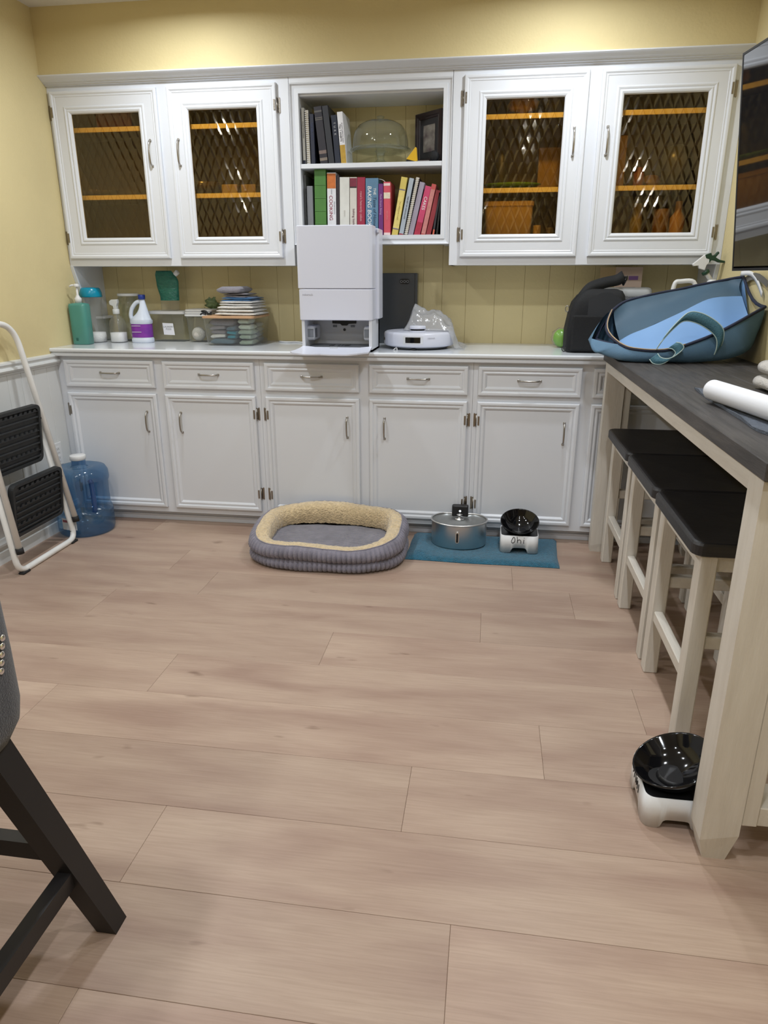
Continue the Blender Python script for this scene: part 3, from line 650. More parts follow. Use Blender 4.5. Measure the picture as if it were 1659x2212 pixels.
for k, ((a, c, d, e), h, n, rgb, lab) in enumerate(stack):
    solo('folded_towel', folded(B(), a, c, d, e, zl, h, n, 70 + k, .005), cloth('towel_%d' % k, rgb), lab, 'towel', 'cloths piled on the bin lid'); zl += h * .96
zl = ZT + hb
solo('charger_cable', B().tube(smoothpath([(.722, .22, zl + .006), (.735, .212, zl + .012), (.752, .215, zl + .008), (.742, .23, zl + .016), (.728, .222, zl + .022), (.75, .218, zl + .024), (.765, .222, zl + .010), (.78, .222, zl + .018)], 5), .0042, 8).box(.757, .782, .214, .223, zl + .004, zl + .014, .002), 'black', 'coiled black cable on the edge of the wooden lid', 'cable')
xw = X(608, 738, .4)
solo('power_cable', B().tube(smoothpath([(1.06, .46, ZT + .004), (1.11, .42, ZT + .004), (1.16, .44, ZT + .004), (1.22, .40, ZT + .004), (1.29, .42, ZT + .004)], 5), .004, 8), 'lid', 'thin white cord lying on the counter beside the docking station', 'cable')

# ================================================================== docking station, box, robot
y0, y1 = .0, .252
sx0, sx1 = X(652, 720, y0), X(803, 720, y0)
zs, zp, zt = Z(730, 624, y0), Z(730, 692, y0), Z(730, 486, y0)
t = thing('docking_station', 'tall white robot-vacuum docking station with its ramp folded down', 'appliance', ((sx0 + sx1) / 2, (y0 + y1) / 2, ZT))
px0, px1 = sx0 - .012, sx1 + .004
def rbx(x0, x1, y0, y1, z0, z1, r): return B().grid([[(a, c, z) for a, c in rrect(x0 + i, x1 - i, y0 + i, y1 - i, r, 4)] for i, z in ((.003, z0), (0, z0 + .003), (0, z1 - .003), (.003, z1))], closed_u=True, cap0=True, cap1=True, smooth=False)
put('upper_panel', rbx(px0, px1, y0 - .006, y0 + .12, zs + .001, zt, .018), 'appliance', t)
put('lower_panel', rbx(px0 + .004, px1, y0 - .006, y0 + .12, zp, zs - .001, .018), 'appliance', t)
rear = put('tank_housing', rbx(px0 + .008, px1 + .012, y0 + .119, y1, zp, zt - .008, .014), 'appliance', t)
put('tank_notch', B().box(px1 + .004, px1 + .014, y0 + .10, y0 + .14, zt - .028, zt - .010, .003), 'appliance', rear)
bay = B(); wt = .014
bay.box(sx0, sx0 + wt, y0 + .005, y1 - .02, ZT, zp); bay.box(sx1 - wt, sx1, y0 + .005, y1 - .02, ZT, zp); bay.box(sx0, sx1, y0 + .20, y1 - .02, ZT, zp); bay.box(sx0, sx1, y0 + .005, y0 + .2, ZT, ZT + .010)
bay = put('bay', bay, 'appl_in', t)
cxs = (sx0 + sx1) / 2; yb_ = y0 + .199
put('intake', B().prism([(cxs - .062, zp - .006), (cxs + .058, zp - .006), (cxs + .058, zp - .026), (cxs + .02, zp - .028), (cxs + .012, zp - .036), (cxs - .014, zp - .036), (cxs - .022, zp - .028), (cxs - .062, zp - .026)], 'y', yb_ - .006, yb_, .001), 'black', bay)
for dx in (-.05, .04): put('contact', B().box(cxs + dx - .010, cxs + dx + .010, yb_ - .004, yb_, zp - .044, zp - .034, .001), 'greyplastic', bay)
put('sensor', B().lathe([(.007, 0), (.006, .004)], (0, 0, 0), 12).xf(Matrix.Translation((cxs - .002, yb_, zp - .056)) @ Matrix.Rotation(math.pi / 2, 4, 'X')), 'black', bay)
for sd, xx in ((1, sx0 + wt), (-1, sx1 - wt)):
    pod = put('side_vent', B().grid([[(xx + sd * u, yy, zz) for yy, zz in rrect(y0 + .05 + i, y0 + .19 - i, ZT + .045 + i, ZT + .115 - i, .018, 3)] for i, u in ((0, -.001), (.002, .030), (.007, .034))], closed_u=True, cap1=True, smooth=False), 'appl_in', bay)
    put('vent_grille', B().box(min(xx, xx + sd * .036), max(xx, xx + sd * .036), y0 + .065, y0 + .105, ZT + .060, ZT + .102), 'greyplastic', pod)
    put('vent_grille', B().box(xx + (.004 if sd > 0 else -.030), xx + (.030 if sd > 0 else -.004), y0 + .046, y0 + .0505, ZT + .062, ZT + .100), 'greyplastic', pod)
fl_ = put('mop_tray', B().grid([[(a, c, z) for a, c in rrect(sx0 + wt + i, sx1 - wt - i, y0 + .01, y0 + .196, .03, 4)] for i, z in ((0, ZT + .0105), (.002, ZT + .020))], closed_u=True, cap1=True), 'greyplastic', bay)
for dx, w_ in ((-.055, .02), (.02, .022), (-.012, .006), (.004, .006)): put('tray_slot', B().box(cxs + dx, cxs + dx + w_, y0 + .08, y0 + .13, ZT + .019, ZT + .0215), 'black', fl_)
text('lettering', 'roborock', .013, face_y(px0 + .048, y0 - .0064, zs - .026), flat('pale_grey_ink', (168, 168, 176)), t, .0002)
# ramp: hinged at the bay, hanging forward over the counter edge
ra = [(-.19, .9210), (-.14, .9215), (-.08, .923), (-.03, .927), (y0 + .012, .934)]; rows = []
for yy, zz in ra:
    f = (yy - ra[0][0]) / (ra[-1][0] - ra[0][0]); xl_ = sx0 + .002 - .030 * (1 - f) + (.03 * max(0, .12 - f) / .12); xr_ = sx1 - .002 + .012 * (1 - f) - (.045 * max(0, .2 - f) / .2)
    n = 12; rows.append([(xl_ + (xr_ - xl_) * k / n, yy + (.018 * math.exp(-((k - 5) / 1.2) ** 2) if f < .01 else 0), zz + (.006 if k in (0, n) else (.003 if k in (1, n - 1) else 0))) for k in range(n + 1)])
b = B(); b.grid(rows, smooth=True); b.grid([[(p[0], p[1], p[2] - .006) for p in r] for r in rows], smooth=True)
for r in (rows[0], rows[-1], [r[0] for r in rows], [r[-1] for r in rows]): b.grid([r, [(p[0], p[1], p[2] - .006) for p in r]], smooth=False)
rp = put('ramp', b, 'appliance', t)
put('ramp_latch', B().box(cxs - .03, cxs + .006, y0 - .02, y0 - .006, .928, .939, .002), 'clear2', rp)
# graphite appliance standing behind
y = .475; x0, x1 = X(806, 660, y), X(901, 660, y); z1 = Z(850, 590, y)
t = thing('graphite_tower', 'slim dark grey glossy appliance standing upright against the yellow wall', 'appliance', ((x0 + x1) / 2, y + .03, ZT))
put('body', rbx(x0, x1, y, y + .065, ZT, z1, .006), 'darkgrey', t)
put('edge_strip', B().box(x1 - .014, x1 - .012, y - .0012, y, ZT + .004, z1 - .004), 'black', t)
pc = un(874, 608, 'y', y); pn = put('control_pill', B().prism(rrect(pc.x - .026, pc.x + .026, pc.z - .013, pc.z + .013, .0125, 5), 'y', y - .002, y), 'black', t)
for k in (-1, 0, 1):
    b = B(); rows = [[(pc.x + k * .016 + math.cos(a) * r, y - .0026, pc.z + math.sin(a) * r) for a in [2 * math.pi * j / 16 for j in range(16)]] for r in (.0048, .0066)]
    b.grid(rows, closed_u=True); put('icon', b, flat('pale_icon', (150, 152, 156)), pn)
text('lettering', 'roborock', .010, face_y(x0 + .034, y - .0005, pc.z + .004), flat('dim_ink', (96, 99, 104)), t, .0002)
# robot vacuum
cx, cy, r = X(905, 735, .27), .265, .174
t = thing('robot_vacuum', 'round white robot vacuum with a black sensor window on the counter', 'appliance', (cx, cy, ZT))
put('shell', B().lathe([(r - .02, .012), (r - .004, .016), (r, .024), (r, .070), (r - .004, .078), (r - .012, .082)], (cx, cy, ZT), 48, cap1=False), 'appliance', t)
put('top_cover', B().lathe([(r - .012, .082), (r - .016, .0815), (r - .05, .084), (0, .085)], (cx, cy, ZT), 48), 'appliance', t)
put('underside', B().lathe([(r - .03, .004), (r - .02, .012)], (cx, cy, ZT), 40), 'greyplastic', t)
tw = put('sensor_turret', B().lathe([(.040, .084), (.040, .088)], (cx + .0, cy - .07, ZT), 28), 'appliance', t)
put('turret_gap', B().lathe([(.034, .088), (.034, .096)], (cx, cy - .07, ZT), 24), 'black', tw)
put('turret_cap', B().lathe([(.040, .096), (.041, .099), (.040, .107), (.036, .110), (0, .111)], (cx, cy - .07, ZT), 28), 'appliance', tw)
def arc(a0, a1, rr_, z0, z1, n=10): return B().grid([[(cx + math.cos(a) * rr_, cy + math.sin(a) * rr_, z) for a in [math.radians(a0 + (a1 - a0) * k / n) for k in range(n + 1)]] for z in (z0, z1)])
put('window_frame', arc(-110, -78, r + .0012, ZT + .030, ZT + .066), 'appl_in', t)
put('sensor_window', arc(-106, -82, r + .0024, ZT + .036, ZT + .062), 'blackgloss', t)
put('side_sensor', arc(-172, -158, r + .0015, ZT + .040, ZT + .052), 'black', t)
for a in (-140, -40): 
    q = (cx + math.cos(math.radians(a)) * (r - .05), cy + math.sin(math.radians(a)) * (r - .05)); put('wheel', B().lathe([(.02, 0), (.021, .002), (.021, .014)], (q[0], q[1], ZT), 14), 'black', t)
put('caster', B().lathe([(.02, 0), (.021, .002), (.016, .012)], (cx - .01, cy - .135, ZT), 14), 'black', t)
q = (cx - .095, cy - .135); put('side_brush', B().tube([(q[0], q[1], ZT + .012), (q[0] - .012, q[1] - .02, ZT + .002)], .0025, 6).tube([(q[0], q[1], ZT + .012), (q[0] + .006, q[1] - .026, ZT + .002)], .0025, 6), 'lid', t)
text('lettering', 'roborock', .010, Matrix.Translation((cx + .075, cy - .158, ZT + .058)) @ Matrix.Rotation(math.radians(27), 4, 'Z') @ Matrix.Rotation(math.pi / 2, 4, 'X'), flat('pale_grey_ink', (168, 168, 176)), t, .0002)
# crumpled clear bag over the robot's back
rows = []; nu, nv = 34, 26
for i in range(nv + 1):
    v = i / nv; row = []
    for j in range(nu + 1):
        u = j / nu; xx = cx - .07 + u * .30; yy = cy - .075 + v * .24
        hgt = .105 * math.exp(-((u - .12) / .16) ** 2 - ((v - .45) / .5) ** 2) + .075 * math.exp(-((u - .42) / .22) ** 2 - ((v - .5) / .55) ** 2) + .03 * math.exp(-((u - .62) / .2) ** 2)
        n1 = mnoise.noise(Vector((u * 5, v * 5, 2.2))) * .018 + mnoise.noise(Vector((u * 12, v * 11, 7.2))) * .009
        d = math.hypot(xx - cx, yy - cy); base = ZT + .089 if d < r - .005 else ZT + max(.004, .089 - (d - r + .005) * 2.6)
        e = min(1, min(u, 1 - u, v, 1 - v) * 7)
        row.append((xx + n1 * .5, yy, max(base, base + (hgt + n1) * e)))
    rows.append(row)
solo('plastic_bag', B().grid(rows), 'pbag', 'crumpled translucent plastic bag draped over the robot vacuum', 'bag', smooth=True)
# ================================================================== books and things in the open bookcase
def book(name, lab, bl, br, tl, tr, ytop, ybot, rgb, ysp, zb, depth=.17, txt=None, tcol=(240, 240, 240), tsize=.02, soft=False, band=None, spiral=False, wrap=None, group=None, bands=0, it=0., tpos=.5):
    "spine from pixels: bottom left/right, top left/right x; stands on zb with its spine at ysp"
    pbl, pbr = un(bl, ybot, 'y', ysp).x, un(br, ybot, 'y', ysp).x
    ptl, pt = un(tl, ytop, 'y', ysp).x, un((tl + tr) / 2, ytop, 'y', ysp)
    wd = max(.006, (pbr - pbl)); H = pt.z - zb; lean = math.atan2(ptl - pbl, H); H = H / math.cos(lean)
    wd = wd * math.cos(lean) - .0008
    t = thing(name, lab, 'book', (pbl + (0 if lean >= 0 else 0), ysp, zb), 0, group)
    R = Matrix.Translation((pbl + .0004, ysp, zb + (0 if lean < 0 else wd * math.sin(lean)) + .0003)) @ Matrix.Rotation(lean, 4, 'Y')
    if lean < 0: R = Matrix.Translation((pbl + .0004 + 0, ysp, zb + .0003 + wd * math.sin(-lean) * 0)) @ Matrix.Rotation(lean, 4, 'Y')
    inv = -Vector(t.location)
    def P(nm, b, m, par):
        b.xf(R); return put(nm, b, m, par)
    cm = flat('cover_%d_%d_%d' % rgb, rgb, .45, var=.08, vscale=20); th = .0006 if soft else .0022
    cov = B(); cov.box(0, th, .0, depth, 0, H, .0003, 1); cov.box(wd - th, wd, 0, depth, 0, H, .0003, 1)
    if spiral: pass
    else: cov.box(0, wd, -.0015, th, 0, H, min(.0022, wd * .3), 2)
    c = P('cover', cov, cm, t)
    pg = 0 if soft else .003
    P('pages', B().box(th, wd - th, .003, depth - pg, pg, H - pg), 'pages', t)
    if spiral:
        b = B()
        for k in range(int(H / .0085)):
            z = .006 + k * .0085; b.tube([(wd / 2 + math.cos(a) * wd * .52, -.001 + math.sin(a) * wd * .6, z + .001 * a) for a in [math.pi * (.1 - 1.2 * q / 7) for q in range(8)]], .0013, 5)
        P('wire_spiral', b, 'lid', t)
    for z0, z1, rc in (band or []): P('spine_band', B().box(.0006, wd - .0006, -.0022, -.0014, z0 * H, z1 * H), flat('band_%d_%d_%d' % rc, rc, .5, var=.15, vscale=60), c)
    for k in range(bands): P('raised_band', B().box(0, wd, -.0032, -.001, H * (.2 + .19 * k), H * (.2 + .19 * k) + .0045, .0015), cm, c)
    for tx, col, sz, dx, zc in (txt or []):
        Mx = R @ Matrix.Translation((wd * dx, -.0024, H * zc)) @ Matrix.Rotation(math.pi / 2, 4, 'Y') @ Matrix.Rotation(math.pi / 2, 4, 'X')
        text('spine_title', tx, sz, Mx, flat('ink_%d_%d_%d' % col, col), c, .0002, it)
    return t
g1, g2 = 'books on the upper bookcase shelf', 'books on the lower bookcase shelf'
zu, zlw, ys = 1.7602, 1.4342, .300
W = (238, 238, 236)
book('paperback', 'thin white-spined paperback at the end of the upper shelf', 655, 661, 650, 656, 233, 350, (206, 206, 200), ys, zu, txt=[('THE NEW ENCYCLOPEDIA', (70, 70, 76), .006, .5, .62)], band=[(.0, .08, (36, 40, 60))], soft=True, group=g1)
book('spiral_book', 'grey spiral-bound book on the upper shelf', 663.5, 671, 658, 666, 238, 350, (150, 150, 148), ys, zu, spiral=True, soft=True, group=g1)
book('hardback_book', 'dark navy hardback with faint blue title on the upper shelf', 672.5, 681.5, 668, 677, 246, 350, (34, 38, 54), ys, zu, txt=[('THE BIBLIOFILE', (62, 72, 104), .011, .5, .66)], group=g1)
book('hardback_book', 'thick black hardback with gold lines on its spine', 692, 709, 677, 694, 231, 350, (40, 38, 46), ys, zu, band=[(.90, .93, (92, 90, 88)), (.80, .81, (120, 116, 108)), (.77, .78, (120, 116, 108)), (.18, .24, (120, 104, 98)), (.06, .11, (128, 116, 104))], group=g1)
book('hardback_book', 'plain charcoal hardback on the upper shelf', 710, 723, 695, 712, 229, 350, (46, 48, 54), ys, zu, group=g1)
book('hardback_book', 'short navy hardback with white letters down its spine', 724, 736, 714.5, 727, 249, 350, (34, 40, 56), ys, zu, txt=[('T  U  R  K', (190, 192, 196), .013, .5, .72)], group=g1)
book('paperback', 'white paperback with a mustard lower spine', 737, 749, 727.5, 740, 242, 350, (222, 222, 226), ys, zu, txt=[('The 7 HABITS', (84, 84, 96), .0125, .35, .60), ('OF HIGHLY EFFECTIVE PEOPLE', (110, 110, 120), .0062, .72, .60)], band=[(.0, .365, (184, 148, 58))], soft=True, group=g1)
# lower shelf
ys = .296
book('magazine', 'thin grey magazine at the end of the lower shelf', 660, 664, 656, 661, 378, 505, (110, 112, 112), ys + .02, zlw, soft=True, group=g2)
book('wrapped_book', 'grey book still in clear plastic wrap', 665, 678, 662, 677, 402, 505, (120, 122, 126), ys, zlw, group=g2)
book('hardback_book', 'tall green clothbound book with raised bands', 681, 705.5, 678.5, 704, 366, 505, (74, 122, 56), ys, zlw, bands=4, group=g2)
book('cookbook', 'white cookbook with a fruit picture on its spine', 708, 727, 706, 726.5, 373, 505, (218, 218, 222), ys, zlw, txt=[('COOKING', (150, 60, 80), .0235, .40, .46), ('PROFESSIONAL', (150, 152, 160), .0085, .80, .46), ('GISSLEN', (150, 152, 160), .006, .5, .71)], band=[(.76, .985, (196, 110, 52))], group=g2)
book('paperback', 'thin dark paperback squeezed between two white books', 728, 733, 727.5, 733, 377, 505, (52, 44, 50), ys, zlw, soft=True, group=g2)
book('hardback_book', 'thick plain off-white book on the lower shelf', 734, 755, 733.5, 754.5, 383, 505, (212, 211, 204), ys, zlw, txt=[('BREAD', (200, 196, 190), .010, .5, .4)], group=g2)
book('cookbook', 'cream cookbook with a dark red picture at the spine top', 756, 771, 755.5, 770.5, 383, 505, (206, 200, 190), ys, zlw, txt=[('baking basics', (112, 74, 82), .0155, .56, .33)], band=[(.845, .985, (122, 44, 62)), (.825, .845, (46, 34, 40))], group=g2)
book('cookbook', 'crimson cookbook with a pale italic title', 771.5, 788.5, 771.5, 788.5, 383, 505, (154, 42, 66), ys, zlw, txt=[("rose's heavenly cakes", (222, 166, 172), .0155, .5, .52)], group=g2)
book('cookbook', 'wide blue cookbook with large white title', 790, 817, 789.5, 817, 385, 508, (92, 128, 156), ys, zlw, txt=[('BAKING BOOK', W, .0265, .30, .53), ('THE', W, .017, .72, .78), ('Taste of Home', (40, 66, 94), .0215, .72, .44)], it=.15, group=g2)
book('paperback', 'slim purple paperback with lilac script title', 818, 828, 817.5, 828.5, 397, 508, (108, 48, 116), ys, zlw, txt=[('Made Simple Baking', (196, 160, 204), .0115, .5, .62)], it=.2, soft=True, group=g2)
book('cookbook', 'coral pink cookbook with white oval spots', 829, 843.5, 828.5, 843, 393, 508, (206, 84, 100), ys, zlw, txt=[('RECIPES', (226, 136, 140), .011, .5, .4)], band=[(.93, .975, (232, 208, 206)), (.70, .81, (224, 212, 190)), (.03, .08, (232, 208, 206))], group=g2)
book('cookbook', 'leaning pale yellow book with boxed title', 845.5, 859, 867, 884, 384, 508, (208, 188, 100), ys, zlw, txt=[('THE WEDDING CAKE', (150, 130, 62), .0085, .5, .44)], band=[(.14, .78, (222, 204, 124)), (.78, .80, (122, 112, 130)), (.12, .14, (122, 112, 130))], group=g2)
book('paperback', 'leaning pale blue-grey book with dark capitals', 861, 871, 884.5, 895, 386, 508, (168, 178, 188), ys, zlw, txt=[('THE ART OF CHOCOLATE', (60, 60, 74), .0085, .5, .5)], soft=True, band=[(.0, .05, (150, 60, 70))], group=g2)
book('spiral_book', 'leaning dark book with a white wire spiral', 872.5, 880, 899, 908, 384, 508, (52, 38, 56), ys, zlw, spiral=True, soft=True, group=g2)
book('paperback', 'leaning lavender-grey paperback beside the white spiral', 881, 892, 907, 918, 395, 508, (158, 150, 166), ys, zlw, soft=True, group=g2)
book('cookbook', 'leaning pink cookbook with white capital title', 893.5, 907, 919, 932, 404, 508, (196, 70, 108), ys, zlw, txt=[('CAKES', W, .020, .5, .66)], band=[(.0, .28, (172, 50, 74))], group=g2)
book('cookbook', 'leaning salmon cookbook near the end of the lower shelf', 908.5, 918.5, 933, 943, 399, 508, (186, 84, 80), ys, zlw, soft=True, band=[(.05, .9, (196, 128, 124))], group=g2)
book('cookbook', 'leaning brick red cookbook near the end of the lower shelf', 919.5, 930, 942, 953, 412, 508, (142, 52, 60), ys, zlw, soft=True, group=g2)
book('magazine', 'leaning dark magazine with a coloured spine foot', 933, 937.5, 948, 952, 416, 508, (58, 56, 62), ys, zlw, soft=True, band=[(.0, .16, (196, 96, 72))], group=g2)
book('magazine', 'leaning black magazine against the bookcase side', 941, 945, 951.5, 954.5, 420, 508, (44, 46, 46), ys, zlw, soft=True, group=g2)
solo('ribbon_marker', B().ribbon(smoothpath([(1.475, .33, 1.690), (1.52, .33, 1.696), (1.58, .32, 1.693), (1.62, .31, 1.695), (1.655, .305, 1.688), (1.672, .30, 1.672)], 5), (0, .006, .002), .0006), 'lid', 'thin white cord lying over the tops of the cookbooks', 'cord')
# glass cake stand with dome
cy = .40; cx = X(822, 300, cy); zS = 1.7602; rp_ = (X(886, 318, cy) - X(758, 318, cy)) / 2
t = thing('cake_stand', 'clear glass footed cake stand under a glass dome', 'cake stand', (cx, cy, zS))
zd = Z(822, 318, cy - rp_ * .6) - zS
put('foot', B().lathe([(.062, 0), (.064, .003), (.05, .010), (.022, .022), (.016, .032), (.022, zd - .010), (.034, zd - .004)], (cx, cy, zS), 28, cap1=False), 'glass', t)
put('plate', B().lathe([(.034, zd - .006), (rp_ * .8, zd - .006), (rp_, zd - .003), (rp_ + .002, zd + .003), (rp_ - .006, zd + .003), (rp_ * .8, zd), (.0, zd)], (cx, cy, zS), 40), 'glass', t)
rd = rp_ * .93; hd = Z(822, 262, cy) - zS - zd
put('dome', B().lathe([(rd, zd + .001), (rd + .001, zd + .004), (rd - .002, zd + hd * .35), (rd - .010, zd + hd * .62), (rd - .030, zd + hd * .84), (rd * .55, zd + hd * .97), (.0, zd + hd)], (cx, cy, zS), 40, cap0=False), 'glass', t)
put('dome_rim', B().tube([(cx + math.cos(a) * rd, cy + math.sin(a) * rd, zS + zd + .006) for a in [2 * math.pi * k / 40 for k in range(40)]], .0026, 6, closed=True), 'glass', t)
put('knob', B().lathe([(.006, zd + hd - .002), (.008, zd + hd + .006), (.018, zd + hd + .014), (.019, zd + hd + .019), (.012, zd + hd + .022), (0, zd + hd + .023)], (cx, cy, zS), 20), 'glass', t)
# framed picture standing at the side, turned towards the left
fx0 = X(891, 300, .37)
t = thing('picture_frame', 'dark wooden framed picture leaning in the bookcase corner', 'picture frame', (1.87, .40, zS))
A = Vector((fx0 + .004, .455, zS + .002)); Bv = Vector((1.926, .325, zS + .002)); uv = (Bv - A); L_ = uv.length; uv.normalize(); nv_ = Vector((uv.y, -uv.x, 0)); 
if nv_.y > 0: nv_ = -nv_
Hf = .225; Rm = Matrix((uv, -nv_, Vector((0, 0, 1)))).transposed().to_4x4(); Rm.translation = A
b = B().rings(0, L_, 0, Hf, [(0, .016), (0, 0), (.004, -.004), (.016, -.002), (.020, .003), (.026, .002), (.030, .008)], fill=False); put('frame', b.xf(Rm), mat('espresso_wood', (52, 40, 42), .35, rgb2=(40, 30, 32), vscale=5), t)
put('mat_board', B().box(.028, L_ - .028, .007, .009, .028, Hf - .028).xf(Rm), flat('black_mat', (34, 32, 36)), t)
put('picture', B().box(.055, L_ - .05, .005, .0065, .055, Hf - .055).xf(Rm), mat('photo_print', (150, 146, 138), .3, rgb2=(84, 72, 74), vscale=22., detail=6.), t)
put('back_panel', B().box(.004, L_ - .004, .010, .016, .004, Hf - .004).xf(Rm), 'black', t)
# yellow wedge, dark knobbly thing and a small card in front of the picture
q = un(893, 348, 'y', .30)
t = thing('yellow_wedge', 'yellow wedge with a black base on the shelf edge', 'wedge', (q.x, .30, zS))
wx = X(878, 335, .29)
put('wedge', B().prism([(wx, zS + .012), (wx + .042, zS + .002), (wx + .052, zS + .004), (wx + .047, zS + .060), (wx + .042, zS + .062)], 'y', .284, .308, .001), flat('yellow_plastic', (214, 170, 36), .4), t)
put('base', B().prism([(wx - .002, zS), (wx + .038, zS), (wx + .040, zS + .003), (wx, zS + .010)], 'y', .284, .31), 'black', t)
solo('paper_card', B().box(wx + .056, wx + .108, .274, .30, zS, zS + .004, .001), flat('grey_card', (120, 112, 108)), 'small grey card lying beside the yellow wedge', 'card')
solo('black_pouch', B().sphere((X(938, 338, .30), .299, zS + .024), .024, 1.0, .85, .99, disp=.12), 'nylon', 'small dark rounded pouch in front of the picture frame', 'pouch', smooth=True)

# ================================================================== behind the amber glass
zA, zB, zC = 1.3405, SHZ[0] + .0203, SHZ[1] + .0203
def tin(name, lab, px, pytop, y, r, rgb, zb, cat='bottle', neck=0.):
    x = X(px, (pytop + 400) / 2, y); h = max(.03, Z(px, pytop, y) - zb)
    pr_ = [(r * .94, 0), (r, .004), (r, h * (.7 if neck else .97)), (r * (neck or .94), h * (.82 if neck else 1)), (r * (neck or .9), h)]
    return solo(name, B().lathe(pr_, (x, y, zb), 20), flat('tin_%d_%d_%d' % rgb, tuple(int(v * .72) for v in rgb), .45), lab, cat, smooth=True)
def carton(name, lab, px0, px1, pyt, y, rgb, zb, cat, d=.10, bev=.004):
    x0, x1 = X(px0, pyt, y), X(px1, pyt, y); return solo(name, B().box(x0, x1, y, y + d, zb, max(zb + .02, Z((px0 + px1) / 2, pyt, y)), bev), flat('box_%d_%d_%d' % rgb, tuple(int(v * .75) for v in rgb), .6), lab, cat)
carton('cardboard_box', 'reddish box on the top shelf behind the glass nearest the left wall', 205, 282, 243, .33, (150, 62, 66), zC, 'box', .14)
carton('small_carton', 'small brown carton beside the reddish box behind glass', 160, 200, 243, .40, (168, 128, 84), zC, 'box', .1)
solo('glass_dish', B().lathe([(.05, 0), (.10, .004), (.13, .03), (.128, .031), (.098, .008), (0, .006)], (X(205, 415, .40), .40, zB), 28, 1., .7), 'glass', 'low glass dish on the middle shelf behind amber glass', 'dish', smooth=True)
carton('yellow_box', 'low buff box on the middle shelf behind the second glass door', 478, 512, 398, .36, (206, 182, 130), zB, 'box', .12); carton('yellow_box', 'low buff carton beside the darker bowl behind glass', 520, 552, 398, .38, (196, 170, 120), zB, 'box', .1)
solo('dark_bowl', B().lathe([(.04, 0), (.08, .02), (.10, .06), (.097, .06), (.075, .022), (0, .01)], (X(440, 400, .42), .42, zB), 24), flat('dark_bowl_glaze', (70, 60, 56), .2), 'dark round bowl on the shelf behind the second glass door', 'bowl', smooth=True)
solo('paper_bag', B().sphere((X(1130, 235, .37), .37, zC + .045), .05, 1.3, .9, .9, disp=.35, ds=2.), flat('brown_paper', (196, 160, 104), .8), 'crumpled paper bag on the top shelf behind the third glass door', 'bag', smooth=True)
solo('plastic_bundle', B().sphere((X(1200, 232, .36), .36, zC + .05), .056, 1.0, .8, .9, disp=.4, ds=3.), 'clear2', 'shiny clear plastic bundle on the top shelf', 'bag', smooth=True)
solo('green_platter', B().lathe([(.05, 0), (.11, .006), (.155, .022), (.150, .024), (.10, .012), (0, .01)], (X(1105, 398, .38), .38, zB), 32, .9, .6), flat('lime_platter', (92, 146, 40), .3), 'lime green platter on the middle shelf', 'platter', smooth=True)
carton('storage_tub', 'tilted buff storage tub stacked in the middle of the cupboard', 1165, 1224, 318, .46, (186, 148, 92), zB, 'tub', .07)
tin('dark_bottle', 'dark bottle beside the lime platter', 1082, 300, .46, .03, (70, 70, 60), zB, 'bottle', .4)
t = lidbox('plastic_bin', 'large cream plastic bin on the bottom shelf behind glass', X(1046, 480, .33), X(1150, 480, .33), .33, .47, zA, Z(1100, 434, .33) - zA, .022, flat('cream_bin_lid', (226, 196, 140), .5), bodym=flat('cream_bin', (170, 146, 108), .5), taper=.01)
tin('small_jar', 'small jar with a light cap beside the cream bin', 1163, 487, .34, .018, (206, 176, 120), zA, 'jar')
tin('dark_jar', 'dark jar on the bottom shelf behind the third door', 1190, 492, .36, .022, (90, 76, 60), zA, 'jar')
carton('tall_box', 'tall buff box at the edge of the last glass door', 1338, 1357, 292, .36, (208, 168, 100), zB, 'box', .12)
solo('cooking_pot', B().lathe([(.03, 0), (.05, .02), (.075, .10), (.06, .16), (.02, .18), (0, .182)], (X(1462, 340, .41), .41, zB), 24), flat('dark_appliance', (56, 56, 54), .3), 'large dark rounded pot on the middle shelf', 'pot', smooth=True)
tin('red_bottle', 'short reddish bottle beside the tall buff box', 1380, 362, .38, .024, (160, 92, 62), zB, 'bottle', .5)
solo('lidded_pan', B().lathe([(.04, 0), (.048, .004), (.05, .03), (.03, .06), (0, .065)], (X(1405, 385, .49), .475, zB), 24), flat('brown_pan', (110, 84, 60), .4), 'brown lidded pan behind the reddish bottle', 'pan', smooth=True)
tin('glass_jar', 'jar with a pale yellow content on the bottom shelf', 1380, 440, .38, .028, (168, 150, 90), zA, 'jar', .8)
tin('round_canister', 'brown round canister on the bottom shelf', 1433, 452, .37, .036, (150, 112, 66), zA, 'canister')
tin('capped_bottle', 'amber bottle with a square cap on the bottom shelf', 1470, 435, .36, .034, (216, 164, 84), zA, 'bottle', .45)
# ================================================================== countertop, right part
t = thing('wrapped_ball', 'lime green round thing in clear wrap beside the black bag', 'ball', (X(1212, 735, .36), .36, ZT))
bx_ = X(1212, 735, .36)
put('core', B().sphere((bx_, .36, ZT + .046), .044, .9, .9, 1., disp=.10), mat('lime_plastic', (132, 190, 40), .3, rgb2=(104, 160, 34), vscale=14), t); put('wrap', B().sphere((bx_, .36, ZT + .049), .049, 1., 1., 1., disp=.16, ds=4.), 'clear2', t)
